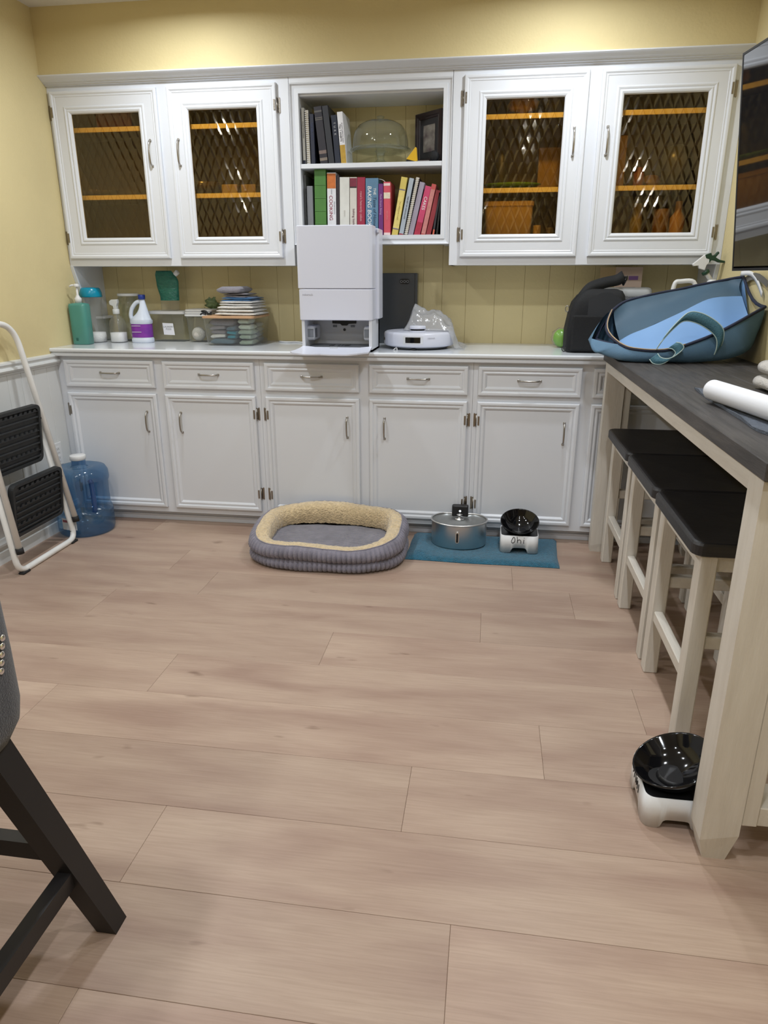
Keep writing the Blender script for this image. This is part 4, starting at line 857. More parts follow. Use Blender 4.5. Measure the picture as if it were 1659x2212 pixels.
# black shoulder bag
x0, x1, y0, y1 = 2.545, 2.80, .10, .285
t = thing('shoulder_bag', 'black nylon shoulder bag standing on the counter', 'bag', ((x0 + x1) / 2, (y0 + y1) / 2, ZT))
rows = []
for z, i, sk in ((.0, .010, 0), (.006, .002, 0), (.10, .0, 0), (.19, .006, .006), (.225, .014, .010), (.255, .03, .016), (.275, .055, .02), (.283, .085, .02)):
    rows.append([(a + sk + .004 * mnoise.noise(Vector((a * 12, c * 12, z * 12))), c, ZT + z - .0 * a) for a, c in rrect(x0 + i, x1 - i * .7, y0 + i * .6, y1 - i * .6, .03 - .02 * (z > .27), 5)])
body = put('body', B().grid(rows, closed_u=True, cap0=True, cap1=True), 'nylon', t)
put('flap', B().grid([[(x0 + .085 + u * (.15), y0 - .006 + (0 if v < .6 else 0), ZT + .215 + .055 * math.sin(math.pi * (.1 + .8 * u)) * (1 - v) - v * .05) for u in [k / 12 for k in range(13)]] for v in (0, .3, .6, 1)]), flat('black_nylon_panel', (44, 46, 50), .7), t)
put('front_pocket', B().box(x0 + .02, x1 - .02, y0 - .012, y0 + .004, ZT + .01, ZT + .17, .008), 'nylon', t)
st = put('shoulder_strap', B().ribbon(smoothpath([un(1240, 668, 'y', .16), un(1258, 640, 'y', .16), un(1275, 622, 'y', .18), un(1305, 611, 'y', .20), un(1333, 605, 'y', .21), un(1346, 597, 'y', .22), un(1342, 607, 'y', .23)], 6), (-.022, .012, .042), .012), 'nylon', t)
put('buckle', B().tube(smoothpath([un(1344, 607, 'y', .215), un(1352, 604, 'y', .215), un(1353, 596, 'y', .215)], 4), .007, 8), 'black', st)
put('d_ring', B().tube([(x0 - .002 + math.cos(a) * .008, y0 + .05, ZT + .195 + math.sin(a) * .014) for a in [2 * math.pi * k / 14 for k in range(14)]], .0022, 6, closed=True), 'steel', t)
put('d_ring', B().tube([(x0 - .004 + math.cos(a) * .010, y0 + .03, ZT + .016 + math.sin(a) * .013) for a in [2 * math.pi * k / 14 for k in range(14)]], .002, 6, closed=True), 'black', t)
# lidded container behind, carton on top
x0, x1, y0, y1 = X(1282, 640, .31), X(1411, 640, .31), .31, .50; zt = Z(1350, 621, .33)
t = thing('lidded_container', 'pale grey lidded container with a recessed carry grip behind the bags', 'container', ((x0 + x1) / 2, .42, ZT))
put('tub', rbx(x0 + .012, x1 - .012, y0 + .01, y1 - .01, ZT, zt - .05, .03), flat('pale_grey_tub', (170, 172, 174), .5), t)
ld = put('lid', B().grid([[(a, c, z) for a, c in rrect(x0 + i, x1 - i, y0 + i, y1 - i, .035, 5)] for i, z in ((.004, zt - .052), (0, zt - .05), (.002, zt - .012), (.008, zt - .003), (.016, zt))], closed_u=True, cap0=True, cap1=True), flat('pale_grey_lid', (186, 188, 190), .45), t)
gx = X(1354, 618, .36); put('carry_grip', B().prism(rrect(gx - .036, gx + .036, .332, .356, .011, 4), 'z', zt - .001, zt + .0012), 'greyplastic', ld)
text('lettering', 'Rubbermaid', .014, face_y(X(1360, 642, .31), y0 - .0012, Z(1360, 642, .31)), flat('dim_ink2', (74, 74, 80)), ld, .0003)
cx0, cx1, cyy = X(1303, 590, .37), X(1388, 590, .37), .37; cz1 = min(1.297, Z(1345, 577, .37))
t = thing('carton', 'open cardboard carton with purple print on the grey container', 'carton', ((cx0 + cx1) / 2, .43, zt))
kd = flat('kraft_cardboard', (176, 152, 112), .8); cm_ = cx0 + .058
put('wall', B().box(cm_, cx1, cyy, cyy + .003, zt + .0005, cz1), flat('pinkish_cardboard', (196, 174, 160), .7), t); put('wall', B().prism([(cm_, cyy), (cm_ + .003, cyy + .003), (cx0 + .003, .475), (cx0, .472)], 'z', zt + .0005, cz1), kd, t)
put('wall', B().box(cx1 - .003, cx1, cyy + .003, .475, zt + .0005, cz1 - .001), kd, t); put('wall', B().box(cx0 + .003, cx1 - .003, .472, .475, zt + .0005, cz1 - .002), kd, t)
put('print_block', B().box(cx1 - .062, cx1 - .018, cyy - .0008, cyy, zt + .034, zt + .052), flat('purple_print', (128, 92, 150)), t); put('print_block', B().box(cm_ + .004, cm_ + .03, cyy - .0008, cyy, zt + .012, zt + .04), flat('purple_print', (128, 92, 150)), t)
# garden sprayer jug with a trigger head
cx, cy = X(1500, 640, .20), .22; zt = Z(1480, 632, .2)
t = thing('sprayer_jug', 'white handled sprayer jug with a green and white trigger head', 'bottle', (cx, cy, ZT))
put('jug', rbx(cx - .075, cx + .065, cy - .05, cy + .05, ZT, zt, .03), 'lid', t)
hx0, hx1 = X(1453, 622, .2), X(1502, 612, .2)
put('handle', B().tube(smoothpath([(hx0, .2, zt - .01), (hx0 + .008, .2, Z(1460, 612, .2)), (hx0 + .03, .2, Z(1478, 608, .2)), (hx1 - .008, .2, Z(1495, 609, .2)), (hx1 + .01, .2, zt - .01)], 5), .010, 10), 'lid', t)
nz = un(1538, 608, 'y', .2); put('spout', B().lathe([(.022, 0), (.022, .02), (.014, .026)], (nz.x, .2, nz.z - .018), 16), 'lid', t)
a_, c_ = un(1536, 606, 'y', .2), un(1524, 588, 'y', .2)
put('dip_tube', B().tube([a_, a_ + (c_ - a_) * .6, c_], .010, 10), 'lid', t)
h_ = un(1519, 580, 'y', .2); put('collar', B().lathe([(.016, -.008), (.017, -.006), (.017, .004), (.015, .006)], (0, 0, 0), 14).xf(Matrix.Translation(c_) @ Matrix.Rotation(-.6, 4, 'Y')), flat('dark_green_plastic', (30, 62, 44), .4), t)
tr = lambda L: [(un(a, c, 'y', .2).x, un(a, c, 'y', .2).z) for a, c in L]
put('sprayer_head', B().prism(tr([(1495, 571), (1522, 550), (1531, 553), (1534, 564), (1525, 573), (1521, 584), (1509, 580), (1508, 574), (1497, 575)]), 'y', .19, .21, .002), 'lid', t)
put('trigger', B().prism(tr([(1522, 551), (1535, 546), (1537, 552), (1543, 551), (1551, 543), (1553, 547), (1545, 556), (1553, 561), (1565, 564), (1563, 568), (1552, 567), (1543, 563), (1536, 562), (1530, 568), (1531, 560), (1524, 558)]), 'y', .188, .212, .002), flat('dark_green_plastic', (30, 62, 44), .4), t)

# ================================================================== blue bag leaning on the right wall
t = thing('tote_bag', 'open blue zip tote bag lying on the table corner against the wall', 'bag', (2.9, -.27, TZ1))
SEC = [  # back rim, back low, front low, front rim
    ((2.700, -.130, 1.112), (2.632, -.120, .990), (2.622, -.380, .962), (2.700, -.400, 1.000)),
    ((2.760, -.085, 1.150), (2.720, -.080, .945), (2.720, -.430, .938), (2.745, -.440, .985)),
    ((2.850, -.080, 1.175), (2.840, -.085, .940), (2.850, -.445, .937), (2.855, -.465, .982)),
    ((2.970, -.080, 1.200), (2.970, -.090, .955), (2.990, -.440, .940), (2.975, -.462, 1.022)),
    ((3.090, -.085, 1.225), (3.100, -.095, .985), (3.110, -.425, .955), (3.085, -.450, 1.075)),
    ((3.170, -.095, 1.243), (3.180, -.110, 1.010), (3.180, -.405, .985), (3.165, -.435, 1.120)),
    ((3.205, -.130, 1.250), (3.208, -.140, 1.050), (3.208, -.380, 1.040), (3.206, -.420, 1.142))]
def interp(L, n):
    out = smoothpath(L, n); return out
cols = [interp([s[k] for s in SEC], 5) for k in range(4)]; NS = len(cols[0])
def section(i, off):
    br, bl, fl2, fr = (cols[k][i] for k in range(4)); c = (br + bl + fl2 + fr) / 4; pts = []
    def seg(a, b_, n, bul):
        for k in range(n):
            s = k / n; p = a.lerp(b_, s) + (a.lerp(b_, .5) - c).normalized() * bul * math.sin(math.pi * s); pts.append(p)
    seg(br, bl, 7, .006); seg(bl, fl2, 7, -.0); seg(fl2, fr, 5, .012); pts.append(fr)
    out = []
    for p in pts:
        d = (c - p); d.x *= .3; q = p + d.normalized() * off; q += Vector((0, 1, .5)) * .004 * mnoise.noise(p * 9); q.z = max(q.z, TZ1 + .0015 + off * .5) if q.x > 2.69 else q.z
        q.x = min(q.x, XR - .008); out.append(q)
    return out
rows = [section(i, 0) for i in range(NS)]; n0 = len(rows[0])
put('outer_shell', B().grid(rows), 'bagout', t)
crease = smoothpath([un(1335, 738, 'y', -.26), un(1362, 722, 'y', -.255), un(1402, 706, 'y', -.25), un(1468, 676, 'y', -.24), un(1530, 646, 'y', -.23), un(1580, 640, 'y', -.22), un(1606, 640, 'y', -.22)], 5)
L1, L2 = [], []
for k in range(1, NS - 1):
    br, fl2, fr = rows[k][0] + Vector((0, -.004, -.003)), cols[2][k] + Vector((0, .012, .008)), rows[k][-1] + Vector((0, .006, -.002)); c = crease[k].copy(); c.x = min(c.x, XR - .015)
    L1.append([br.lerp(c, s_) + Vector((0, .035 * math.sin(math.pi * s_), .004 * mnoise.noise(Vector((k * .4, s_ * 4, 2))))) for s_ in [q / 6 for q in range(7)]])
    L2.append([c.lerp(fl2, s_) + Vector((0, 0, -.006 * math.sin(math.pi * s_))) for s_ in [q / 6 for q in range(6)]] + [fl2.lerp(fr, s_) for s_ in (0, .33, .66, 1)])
put('back_lining', B().grid(L1), 'bagback', t); put('floor_lining', B().grid(L2), 'bagin', t)  # lining in two tones, darker above the slanted crease
def cap(ring, nm, m, bul):
    c = sum(ring, Vector()) / len(ring); R_ = []
    for q in range(8):
        f = q / 7; R_.append([p.lerp(c, 1 - math.cos(f * math.pi / 2) if q < 7 else .995) + Vector(bul) * math.sin(f * math.pi / 2) for p in ring])
    return put(nm, B().grid(R_), m, t)
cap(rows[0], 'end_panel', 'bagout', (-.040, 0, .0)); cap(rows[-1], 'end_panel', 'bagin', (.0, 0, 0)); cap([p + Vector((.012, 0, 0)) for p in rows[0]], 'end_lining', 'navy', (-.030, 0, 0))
rim = [r[0] for r in rows] ; rimf = [r[-1] for r in rows]
loop = rim + [rows[-1][0].lerp(rows[-1][-1], k / 6) + Vector((0, 0, -.03 * math.sin(math.pi * k / 6))) for k in range(1, 6)] + rimf[::-1] + [rows[0][-1].lerp(rows[0][0], k / 8) + Vector((-.035 * math.sin(math.pi * k / 8), 0, -.012 * math.sin(math.pi * k / 8))) for k in range(1, 8)]
bd = put('rim_binding', B().tube(loop, .0062, 6, closed=True), 'navy', t)
put('zip', B().tube([p + Vector((.0, -.004, .006)) for p in [rows[0][0].lerp(rows[0][-1], k / 8) + Vector((-.032 * math.sin(math.pi * k / 8), 0, -.010 * math.sin(math.pi * k / 8))) for k in range(9)] + rimf[1:14]], .0026, 6), 'zip', bd)
put('white_zip', B().ribbon(smoothpath([(3.19, -.14, 1.262), (3.207, -.20, 1.262), (3.209, -.28, 1.235), (3.209, -.36, 1.185)], 5), (.002, .004, .018), .003), 'lid', t)
put('end_flap', B().grid([[(3.208, y, z + .03 * math.sin(math.pi * k / 6)) for k, y in enumerate([-.10 - .05 * q for q in range(7)])] for z in (1.21, 1.235)]), flat('grey_mesh', (112, 108, 100), .8), t)
def strap(name, P, wv):
    path = smoothpath([un(a, c, 'y', yy) for a, c, yy in P], 6); s = put(name, B().ribbon(path, wv, .003), 'strap', t)
    w2 = Vector(wv) / 2
    for sg in (-1, 1): put('piping', B().tube([p + w2 * sg for p in path], .0022, 6), 'piping', s)
strap('strap', [(1424, 746, -.47), (1436, 728, -.478), (1462, 700, -.482), (1484, 684, -.482), (1512, 688, -.484), (1541, 705, -.486), (1555, 722, -.488), (1555, 742, -.48), (1550, 757, -.468)], (.018, -.004, .034))
strap('strap', [(1412, 770, -.475), (1420, 779, -.485), (1438, 780, -.49), (1456, 770, -.492), (1468, 757, -.492), (1462, 748, -.487), (1452, 746, -.48)], (.026, -.004, .022))

# ================================================================== on the table
a_, c_ = un(1540, 842, 'z', TZ1 + .034), un(1668, 884, 'z', TZ1 + .034)
d_ = (c_ - a_).normalized(); e_ = a_ + d_ * .62
solo('paper_roll', B().tube([a_, a_ + d_ * .004, e_], .0265, 28), 'paper', 'long white paper roll lying on a grey cloth on the table', 'roll')
FP = [un(a, c, 'z', TZ1 + .003) for a, c in ((1500, 838), (1522, 842), (1560, 852), (1700, 880), (1760, 930), (1659, 938), (1600, 905), (1560, 880), (1530, 862), (1512, 848))]
cf = sum(FP, Vector()) / len(FP); b = B()
rows = [[cf.lerp(p, s) + Vector((0, 0, .0015 + (.003 + .004 * mnoise.noise(p * 22)) * (s > .8))) for p in smoothpath(FP + [FP[0]], 4)[:-1]] for s in (.02, .4, .8, .93, 1.)]
b.grid(rows, closed_u=True); b.grid([[Vector((p.x, p.y, TZ1 + .0005)) for p in rows[-1]], rows[-1]], closed_u=True)
solo('felt_cloth', b, 'felt', 'crumpled grey felt cloth under the paper roll', 'cloth')
q = un(1632, 862, 'z', TZ1); X0, Y0 = q.x + .066, q.y - .03
prof = smoothpath([(X0 + .19, .008, 0), (X0 + .08, .008, 0), (X0 + .012, .008, 0), (X0 - .004, .020, 0), (X0 + .010, .034, 0), (X0 + .07, .030, 0), (X0 + .17, .026, 0), (X0 + .196, .036, 0), (X0 + .17, .046, 0), (X0 + .08, .050, 0), (X0 + .018, .050, 0), (X0 + .002, .064, 0), (X0 + .020, .079, 0), (X0 + .08, .076, 0), (X0 + .19, .072, 0)], 6)
R0 = [[Vector((p.x + .006 * mnoise.noise(Vector((s_ * 3, p.y * 40, 2))), Y0 + .24 * s_, TZ1 + max(.0055, p.y + .004 * mnoise.noise(Vector((p.x * 14, s_ * 3, 1))) * (p.y > .012)))) for p in prof] for s_ in [k / 8 for k in range(9)]]
o = solo('folded_hand_towel', B().grid(R0), 'cream_towel', 'oatmeal cotton towel loosely folded behind the paper roll', 'towel', smooth=True)
md = o.modifiers.new('thick', 'SOLIDIFY'); md.thickness = .008; md.offset = 0

# ================================================================== television
bF, tF = Vector((3.0, -.654, 1.269)), Vector((2.93, -.675, 1.906)); dv = Vector((.134, -.991, 0)); Wt = 1.11; vv = (tF - bF); Ht = vv.length; vv.normalize(); nn = dv.cross(vv).normalized()
if nn.x > 0: nn = -nn
Rm = Matrix((dv, -nn, vv)).transposed().to_4x4(); Rm.translation = bF
t = thing('television', 'black flat television on an arm mount, tilted down, by the right wall', 'television', (3.1, -1.2, 1.27))
put('screen', B().box(.008, Wt - .008, -.0008, .004, .014, Ht - .008).xf(Rm), mat('tv_screen_glass', (22, 24, 28), .05, spec=1., coat=1.), t)
put('bezel', B().rings(0, Wt, 0, Ht, [(0, .035), (0, -.001), (.001, -.002), (.007, -.002), (.008, .0)], fill=False, back=True).xf(Rm), 'black', t)
put('housing', B().box(.15, Wt - .15, .034, .052, .05, Ht * .6, .006).xf(Rm), 'black', t)
mc = Rm @ Vector((Wt / 2, .05, Ht * .4)); put('wall_mount', B().tube([mc, Vector((XR - .03, mc.y, mc.z))], .022, 10).box(XR - .022, XR - .0005, mc.y - .12, mc.y + .12, mc.z - .1, mc.z + .1, .002), 'black', t)

# ================================================================== dog bed
cx, cy, hx, hy = 1.482, -.268, .366, .262
def se(a, ex=3.0):
    c, s = math.cos(a), math.sin(a); q = (abs(c) ** ex + abs(s) ** ex) ** (-1 / ex); return Vector((c * q * hx, s * q * hy, 0))
fine_ = [se(2 * math.pi * k / 3000) for k in range(3000)]; cum = [0]
for p, q in zip(fine_, fine_[1:] + fine_[:1]): cum.append(cum[-1] + (q - p).length)
NR, PR = 96, 6; NT = NR * PR; ring = []; j = 0
for k in range(NT):
    s = cum[-1] * k / NT
    while cum[j + 1] < s: j += 1
    ring.append(fine_[j])
nrm = []
for k in range(NT):
    tg = (ring[(k + 3) % NT] - ring[k - 3]).normalized(); nrm.append(Vector((tg.y, -tg.x, 0)))
def hgt(k): return 0.112 + .066 * (.5 + .5 * max(-1, min(1, ring[k].y / hy))) + .006 * math.sin(k * .05)
def bedrow(inset, f, rib, nzv=0.):
    out = []
    for k in range(NT):
        r = rib * abs(math.sin(math.pi * k / PR)) ** .6 if rib else 0
        h = hgt(k); wob = .006 * mnoise.noise(Vector((ring[k].x * 7, ring[k].y * 7, f * 3)))
        p = ring[k] + nrm[k] * (r - inset + wob); p.z = f * h + .003 * mnoise.noise(Vector((ring[k].x * 15, ring[k].y * 15, f * 5 + 4)))
        if nzv: p += Vector((mnoise.noise(p * 90), mnoise.noise(p * 90 + Vector((9, 0, 0))), mnoise.noise(p * 90 + Vector((0, 9, 0))))) * nzv
        p.z = max(.0005, p.z); p += Vector((cx, cy, 0)); p.y = min(p.y, -.003); out.append(p)
    return out
t = thing('dog_bed', 'oval grey corduroy dog bed with a beige sherpa rim', 'pet bed', (cx, cy, 0))
put('outer_wall', B().grid([bedrow(i, f, r) for i, f, r in ((.03, 0.003, 0), (.014, .03, .006), (.006, .12, .012), (.004, .25, .013), (.010, .36, .011), (.020, .42, .006), (.012, .48, .010), (.004, .60, .013), (.008, .74, .013), (.014, .86, .010), (.022, .94, .005), (.026, .955, 0))], closed_u=True), 'cord', t)
put('seam', B().tube([p for p in bedrow(.026, .955, 0)][::4], .0035, 6, closed=True), 'cord', t)
put('bolster_lining', B().grid([bedrow(i, f, 0, .0035) for i, f in ((.026, .95), (.036, .985), (.050, 1.0), (.066, .99), (.080, .95), (.090, .86), (.095, .74), (.096, .58), (.090, .45))], closed_u=True), 'sherpa', t)
rows = []
for s in (1., .9, .75, .55, .35, .15, .01):
    rows.append([Vector((cx + (ring[k].x - nrm[k].x * .088) * s, cy + (ring[k].y - nrm[k].y * .088) * s, .072 + .008 * (1 - s) + .006 * mnoise.noise(Vector((ring[k].x * s * 9, ring[k].y * s * 9, 3))))) for k in range(0, NT, 4)])
cm = MT['cord'].copy(); cm.name = 'grey_corduroy_cushion'; N = cm.node_tree.nodes; L = cm.node_tree.links
wv = N.new('ShaderNodeTexWave'); wv.bands_direction = 'Y'; wv.inputs['Scale'].default_value = 26.; wv.inputs['Distortion'].default_value = 1.2; wv.inputs['Detail Scale'].default_value = .6; tc = N.new('ShaderNodeTexCoord'); L.new(tc.outputs['Object'], wv.inputs['Vector'])
bp = N.new('ShaderNodeBump'); bp.inputs['Strength'].default_value = 1.; bp.inputs['Distance'].default_value = .006; L.new(wv.outputs['Fac'], bp.inputs['Height']); L.new(bp.outputs[0], N['Principled BSDF'].inputs['Normal'])
put('cushion', B().grid(rows, closed_u=True, cap1=True), cm, t)

# ================================================================== teal towel, water fountain, bowls
rows = []; x0, x1, y0, y1 = 1.845, 2.552, -.325, .03; nu, nv = 48, 22
prof = [(0, 0), (-.004, .004), (-.003, .012), (.003, .017), (.012, .019)]
def tz(x, y): return .020 + .004 * mnoise.noise(Vector((x * 9, y * 9, 5))) + .010 * math.exp(-((x - 1.90) / .05) ** 2) * (y < -.1)
rows = []
for v in range(nv + 1):
    yy = y0 + (y1 - y0) * v / nv; row = []
    for u in range(nu + 1):
        xx = x0 + (x1 - x0) * u / nu; e = min(u, nu - u, v, nv - v); z = (.002, .016, .019)[e] if e < 3 else 0; z = z if e < 3 else tz(xx, yy)
        dx = .006 * mnoise.noise(Vector((xx * 6, yy * 8, 1))); row.append((xx + dx + (.012 * (yy - y0) / .3), yy + dx + .02 * (x1 - xx) / .7 * (v < nv / 2) * .4, max(.0006, z)))
    rows.append(row)
b = B(); b.grid(rows); edge = rows[0] + [r[-1] for r in rows[1:]] + rows[-1][::-1][1:] + [r[0] for r in rows[::-1][1:-1]]
b.bm.faces.new([b.bm.verts.new((p[0], p[1], .0004)) for p in edge])
solo('teal_towel', b, 'teal_towel', 'folded teal terry towel on the floor under the feeding bowls', 'towel', smooth=True)
MZ = .0235
cx, cy, ra, rb = 2.088, -.112, .134, .106
t = thing('pet_fountain', 'round stainless steel pet water fountain on the teal towel', 'water fountain', (cx, cy, MZ))
H = .116
def ov(r, z, dip=0): return [Vector((cx + math.cos(a) * ra * r, cy + math.sin(a) * rb * r * (1 - dip * math.exp(-((a - math.pi / 2) / .38) ** 2)), MZ + z)) for a in [2 * math.pi * k / 64 for k in range(64)]]
put('tank', B().grid([ov(.97, 0), ov(.985, .004), ov(.985, H - .004), ov(1.0, H)], closed_u=True, cap0=True), 'stainless', t)
put('rim', B().tube(ov(1.0, H + .002, .30), .0045, 8, closed=True), 'stainless', t)
put('tray', B().grid([ov(.985, H + .002, .30), ov(.95, H - .006, .30), ov(.6, H - .010, .2), ov(.3, H - .009), ov(.24, H - .004), ov(.01, H - .004)], closed_u=True), mat('grey_steel_tray', (150, 152, 152), .35, metal=.7), t)
put('nozzle', B().lathe([(.022, -.004), (.022, .0), (.006, .002), (.005, .016), (.014, .019), (.014, .021), (0, .022)], (cx, cy + .015, MZ + H), 18), 'stainless', t)
pb = put('pump_box', rbx(cx - .04, cx + .04, cy + .068, cy + .106, MZ + H - .02, MZ + H + .045, .01), 'black', t)
put('power_light', B().lathe([(.006, 0), (.005, .002), (0, .0025)], (0, 0, 0), 12).xf(Matrix.Translation((cx, cy + .0678, MZ + H + .02)) @ Matrix.Rotation(math.pi / 2, 4, 'X')), flat('white_led', (236, 240, 244), .4, emit=.6), pb)
wy = cy - rb * .985; wf = put('level_window', B().prism(rrect(cx - .012, cx + .006, MZ + .032, MZ + .088, .0085, 5), 'y', wy - .004, wy + .002, .001), 'stainless', t)
put('window_glass', B().prism(rrect(cx - .008, cx + .002, MZ + .037, MZ + .083, .0048, 5), 'y', wy - .0048, wy - .002), 'black', wf)
def feeder(name, lab, loc, rotz, wx, dy, h, tilt, strokes, br):
    "raised feeding bowl in local coordinates: front looks to -y"
    t = thing(name, lab, 'pet bowl', loc, rotz, 'raised feeding bowls'); pl = rrect(-wx / 2, wx / 2, -dy / 2, dy / 2, .022, 5)
    P2 = []
    for p, q in zip(pl, pl[1:] + pl[:1]):
        n = max(1, int(math.hypot(q[0] - p[0], q[1] - p[1]) / .006)); P2 += [(p[0] + (q[0] - p[0]) * k / n, p[1] + (q[1] - p[1]) * k / n) for k in range(n)]
    def low(p):
        s = abs(p[0]) / (wx * .22) if abs(p[1]) > dy / 2 - .006 else abs(p[1]) / (dy * .24)
        return h * .30 * (1 - s ** 6) ** .5 if s < 1 else 0
    o = [[(p[0] * k, p[1] * k, z) for p in P2] for k, z in ((1, 0), (.975, h), (.95, h))]; o[0] = [(p[0], p[1], low(p)) for p in P2]
    inn = [[(p[0] * .94, p[1] * .94, low(p)) for p in P2]]
    b = B().grid(inn + o + [[(p[0] * .94, p[1] * .94, h - .006) for p in P2]], closed_u=True); st = put('stand', b, 'lid', t, local=True, smooth=True)
    b = B().grid([[(p[0] * .945, p[1] * .945, z) for p in P2] for z in (h - .016, h - .006)], closed_u=True, cap0=True, cap1=True, smooth=False); put('top_plate', b, 'black', t, local=True)
    b = B(); b.lathe([(br * .35, -.042), (br * .55, -.038), (br * .84, -.012), (br * .97, .010), (br, .016), (br * .985, .0185), (br * .95, .016), (br * .80, -.008), (br * .5, -.030), (0, -.034)], (0, 0, 0), 40)
    b.xf(Matrix.Translation((0, .006, h + .034)) @ Matrix.Rotation(tilt, 4, 'X')); bw = put('bowl', b, 'blackgloss', t, local=True)
    put('bowl_foot', B().lathe([(br * .40, h - .008), (br * .34, h + .006)], (0, .004, 0), 24), 'black', t, local=True)
    k = .0
    for s in strokes: put('handwriting', B().tube([(x, -dy / 2 + .0105 * 0 - .0008 + (dy * .0125) * (z / h), z) for x, z in s], .0014, 6), 'ink', st, local=True)
    return t
sm = lambda L: [(p.x, p.y) for p in smoothpath([(a, c, 0) for a, c in L], 4)]
obi = [sm([(-.030, .074), (-.036, .062), (-.036, .052), (-.029, .049), (-.022, .056), (-.021, .068), (-.025, .077), (-.031, .076)]), sm([(-.012, .080), (-.010, .066), (-.009, .050), (-.008, .061), (-.001, .066), (.006, .060), (.006, .048)]), sm([(.020, .067), (.019, .056), (.020, .048)]), [(.021, .0765), (.0205, .0745)]]
feeder('raised_bowl', 'raised white feeding stand lettered Obi with a tilted black bowl', (2.374, -.140, MZ), 0, .178, .152, .084, math.radians(21), obi, .091)
name2 = [sm([(-.052, .062), (-.044, .068), (-.046, .05)]), sm([(-.030, .068), (-.031, .045)]), sm([(-.020, .066), (-.012, .044)]), sm([(-.006, .064), (-.004, .044), (.004, .062), (.008, .042)]), sm([(.018, .062), (.02, .04)])]
feeder('raised_bowl', 'large raised white feeding stand with glossy black bowl by the table leg', (2.687, -1.800, .0005), math.radians(-90), .178, .155, .084, math.radians(22), name2, .099).rotation_euler[2] = math.radians(-90)

# ================================================================== water jug and step ladder, left
cx, cy, r = .160, -.146, .138
t = thing('water_jug', 'large translucent blue water bottle with a white cap on the floor', 'water bottle', (cx, cy, 0))
b = B(); rows = []
for rr_, z in ((.10, .004), (.122, .0), (.132, .006), (.138, .02), (.138, .118), (.133, .130), (.129, .140), (.127, .20), (.129, .262), (.134, .272), (.136, .282), (.134, .315), (.122, .337), (.09, .347), (.06, .342), (.040, .336), (.036, .340), (.034, .372), (.034, .378)):
    row = []
    for k in range(56):
        a = 2 * math.pi * k / 56; dz = 1 - min(1, abs(z - .20) / .075); da = (a - math.radians(325) + math.pi) % (2 * math.pi) - math.pi
        q = rr_ - (.055 * (max(0, dz) ** .35) * math.exp(-(da / .34) ** 4) if .125 < z < .28 else 0)
        row.append((cx + math.cos(a) * q, cy + math.sin(a) * q, z))
    rows.append(row)
put('bottle', b.grid(rows, closed_u=True, cap0=True), 'jug', t)
ha = math.radians(325); hp = lambda q, z: (cx + math.cos(ha) * q, cy + math.sin(ha) * q, z)
put('handle', B().tube(smoothpath([hp(.105, .285), hp(.118, .272), hp(.121, .24), hp(.121, .16), hp(.118, .132), hp(.105, .122)], 5), .012, 10), 'jugdark', t)
put('cap', B().lathe([(.036, .376), (.0385, .378), (.0385, .397), (.036, .400), (0, .401)], (cx, cy, 0), 28), 'lid', t)
st = put('sticker', B().grid([[(cx + math.cos(a) * .1392, cy + math.sin(a) * .1392, z) for a in [math.radians(248 + 34 * k / 8) for k in range(9)]] for z in (.045, .105)]), flat('pale_sticker', (206, 214, 222), .5), t)
put('sticker_print', B().grid([[(cx + math.cos(a) * .1396, cy + math.sin(a) * .1396, z) for a in [math.radians(250 + 22 * k / 8) for k in range(9)]] for z in (.084, .096)]), flat('red_print', (150, 80, 92)), st)
put('sticker_print', B().grid([[(cx + math.cos(a) * .1396, cy + math.sin(a) * .1396, z) for a in [math.radians(270 + 9 * k / 4) for k in range(5)]] for z in (.052, .066)]), flat('grey_print', (96, 110, 126)), st)
th = math.radians(8.3); dr, nr = Vector((-math.sin(th), 0, math.cos(th))), Vector((math.cos(th), 0, math.sin(th)))
def lp(u, v, w=0.): return Vector((.190, u, 0)) + dr * v + nr * w
t = thing('step_ladder', 'folded white tube step ladder with black ribbed treads leaning on the wall', 'ladder', (.15, -.52, 0))
uc = -.520; rt = .0135
def bend(P, r=.05, n=5):
    "round the corners of a polyline"
    P = [Vector(p) for p in P]; out = [P[0]]
    for a, b_, c in zip(P, P[1:], P[2:]):
        d1, d2 = (a - b_).normalized(), (c - b_).normalized(); p, q = b_ + d1 * r, b_ + d2 * r
        out += [p.lerp(b_, k / n).lerp(b_.lerp(q, k / n), k / n) for k in range(n + 1)]
    return out + [P[-1]]
put('front_frame', B().tube(bend([lp(-.735, .118, .026), lp(-.690, 1.065, .026), lp(-.345, 1.065, .026), lp(-.300, .118, .026)], .11, 8), rt, 12), 'tube', t)
put('rear_frame', B().tube(bend([lp(-.712, .66, -.004), lp(-.745, .0135, -.004), lp(-.300, .0135, -.004), lp(-.330, .66, -.004)], .06, 7), rt, 12), 'tube', t)
for u in (-.735, -.300): put('end_cap', B().tube([lp(u, .098, .026), lp(u, .124, .026)], rt + .003, 12), 'blackmatte', t)
for u, s in ((-.738, 1), (-.307, -1)):
    put('rubber_foot', B().tube(bend([lp(u + s * .001, .055, -.006), lp(u + s * .004, .0105, -.006), lp(u + s * .062, .0100, -.006)], .035, 5), .0098, 8).box(lp(u, 0).x - .016, lp(u, 0).x + .012, min(u, u + s * .05), max(u, u + s * .05), .0003, .010, .003), 'blackmatte', t)
put('rear_strut', B().tube([lp(-.705, .64, .010), lp(-.345, .64, .010)], .008, 10), 'tube', t)
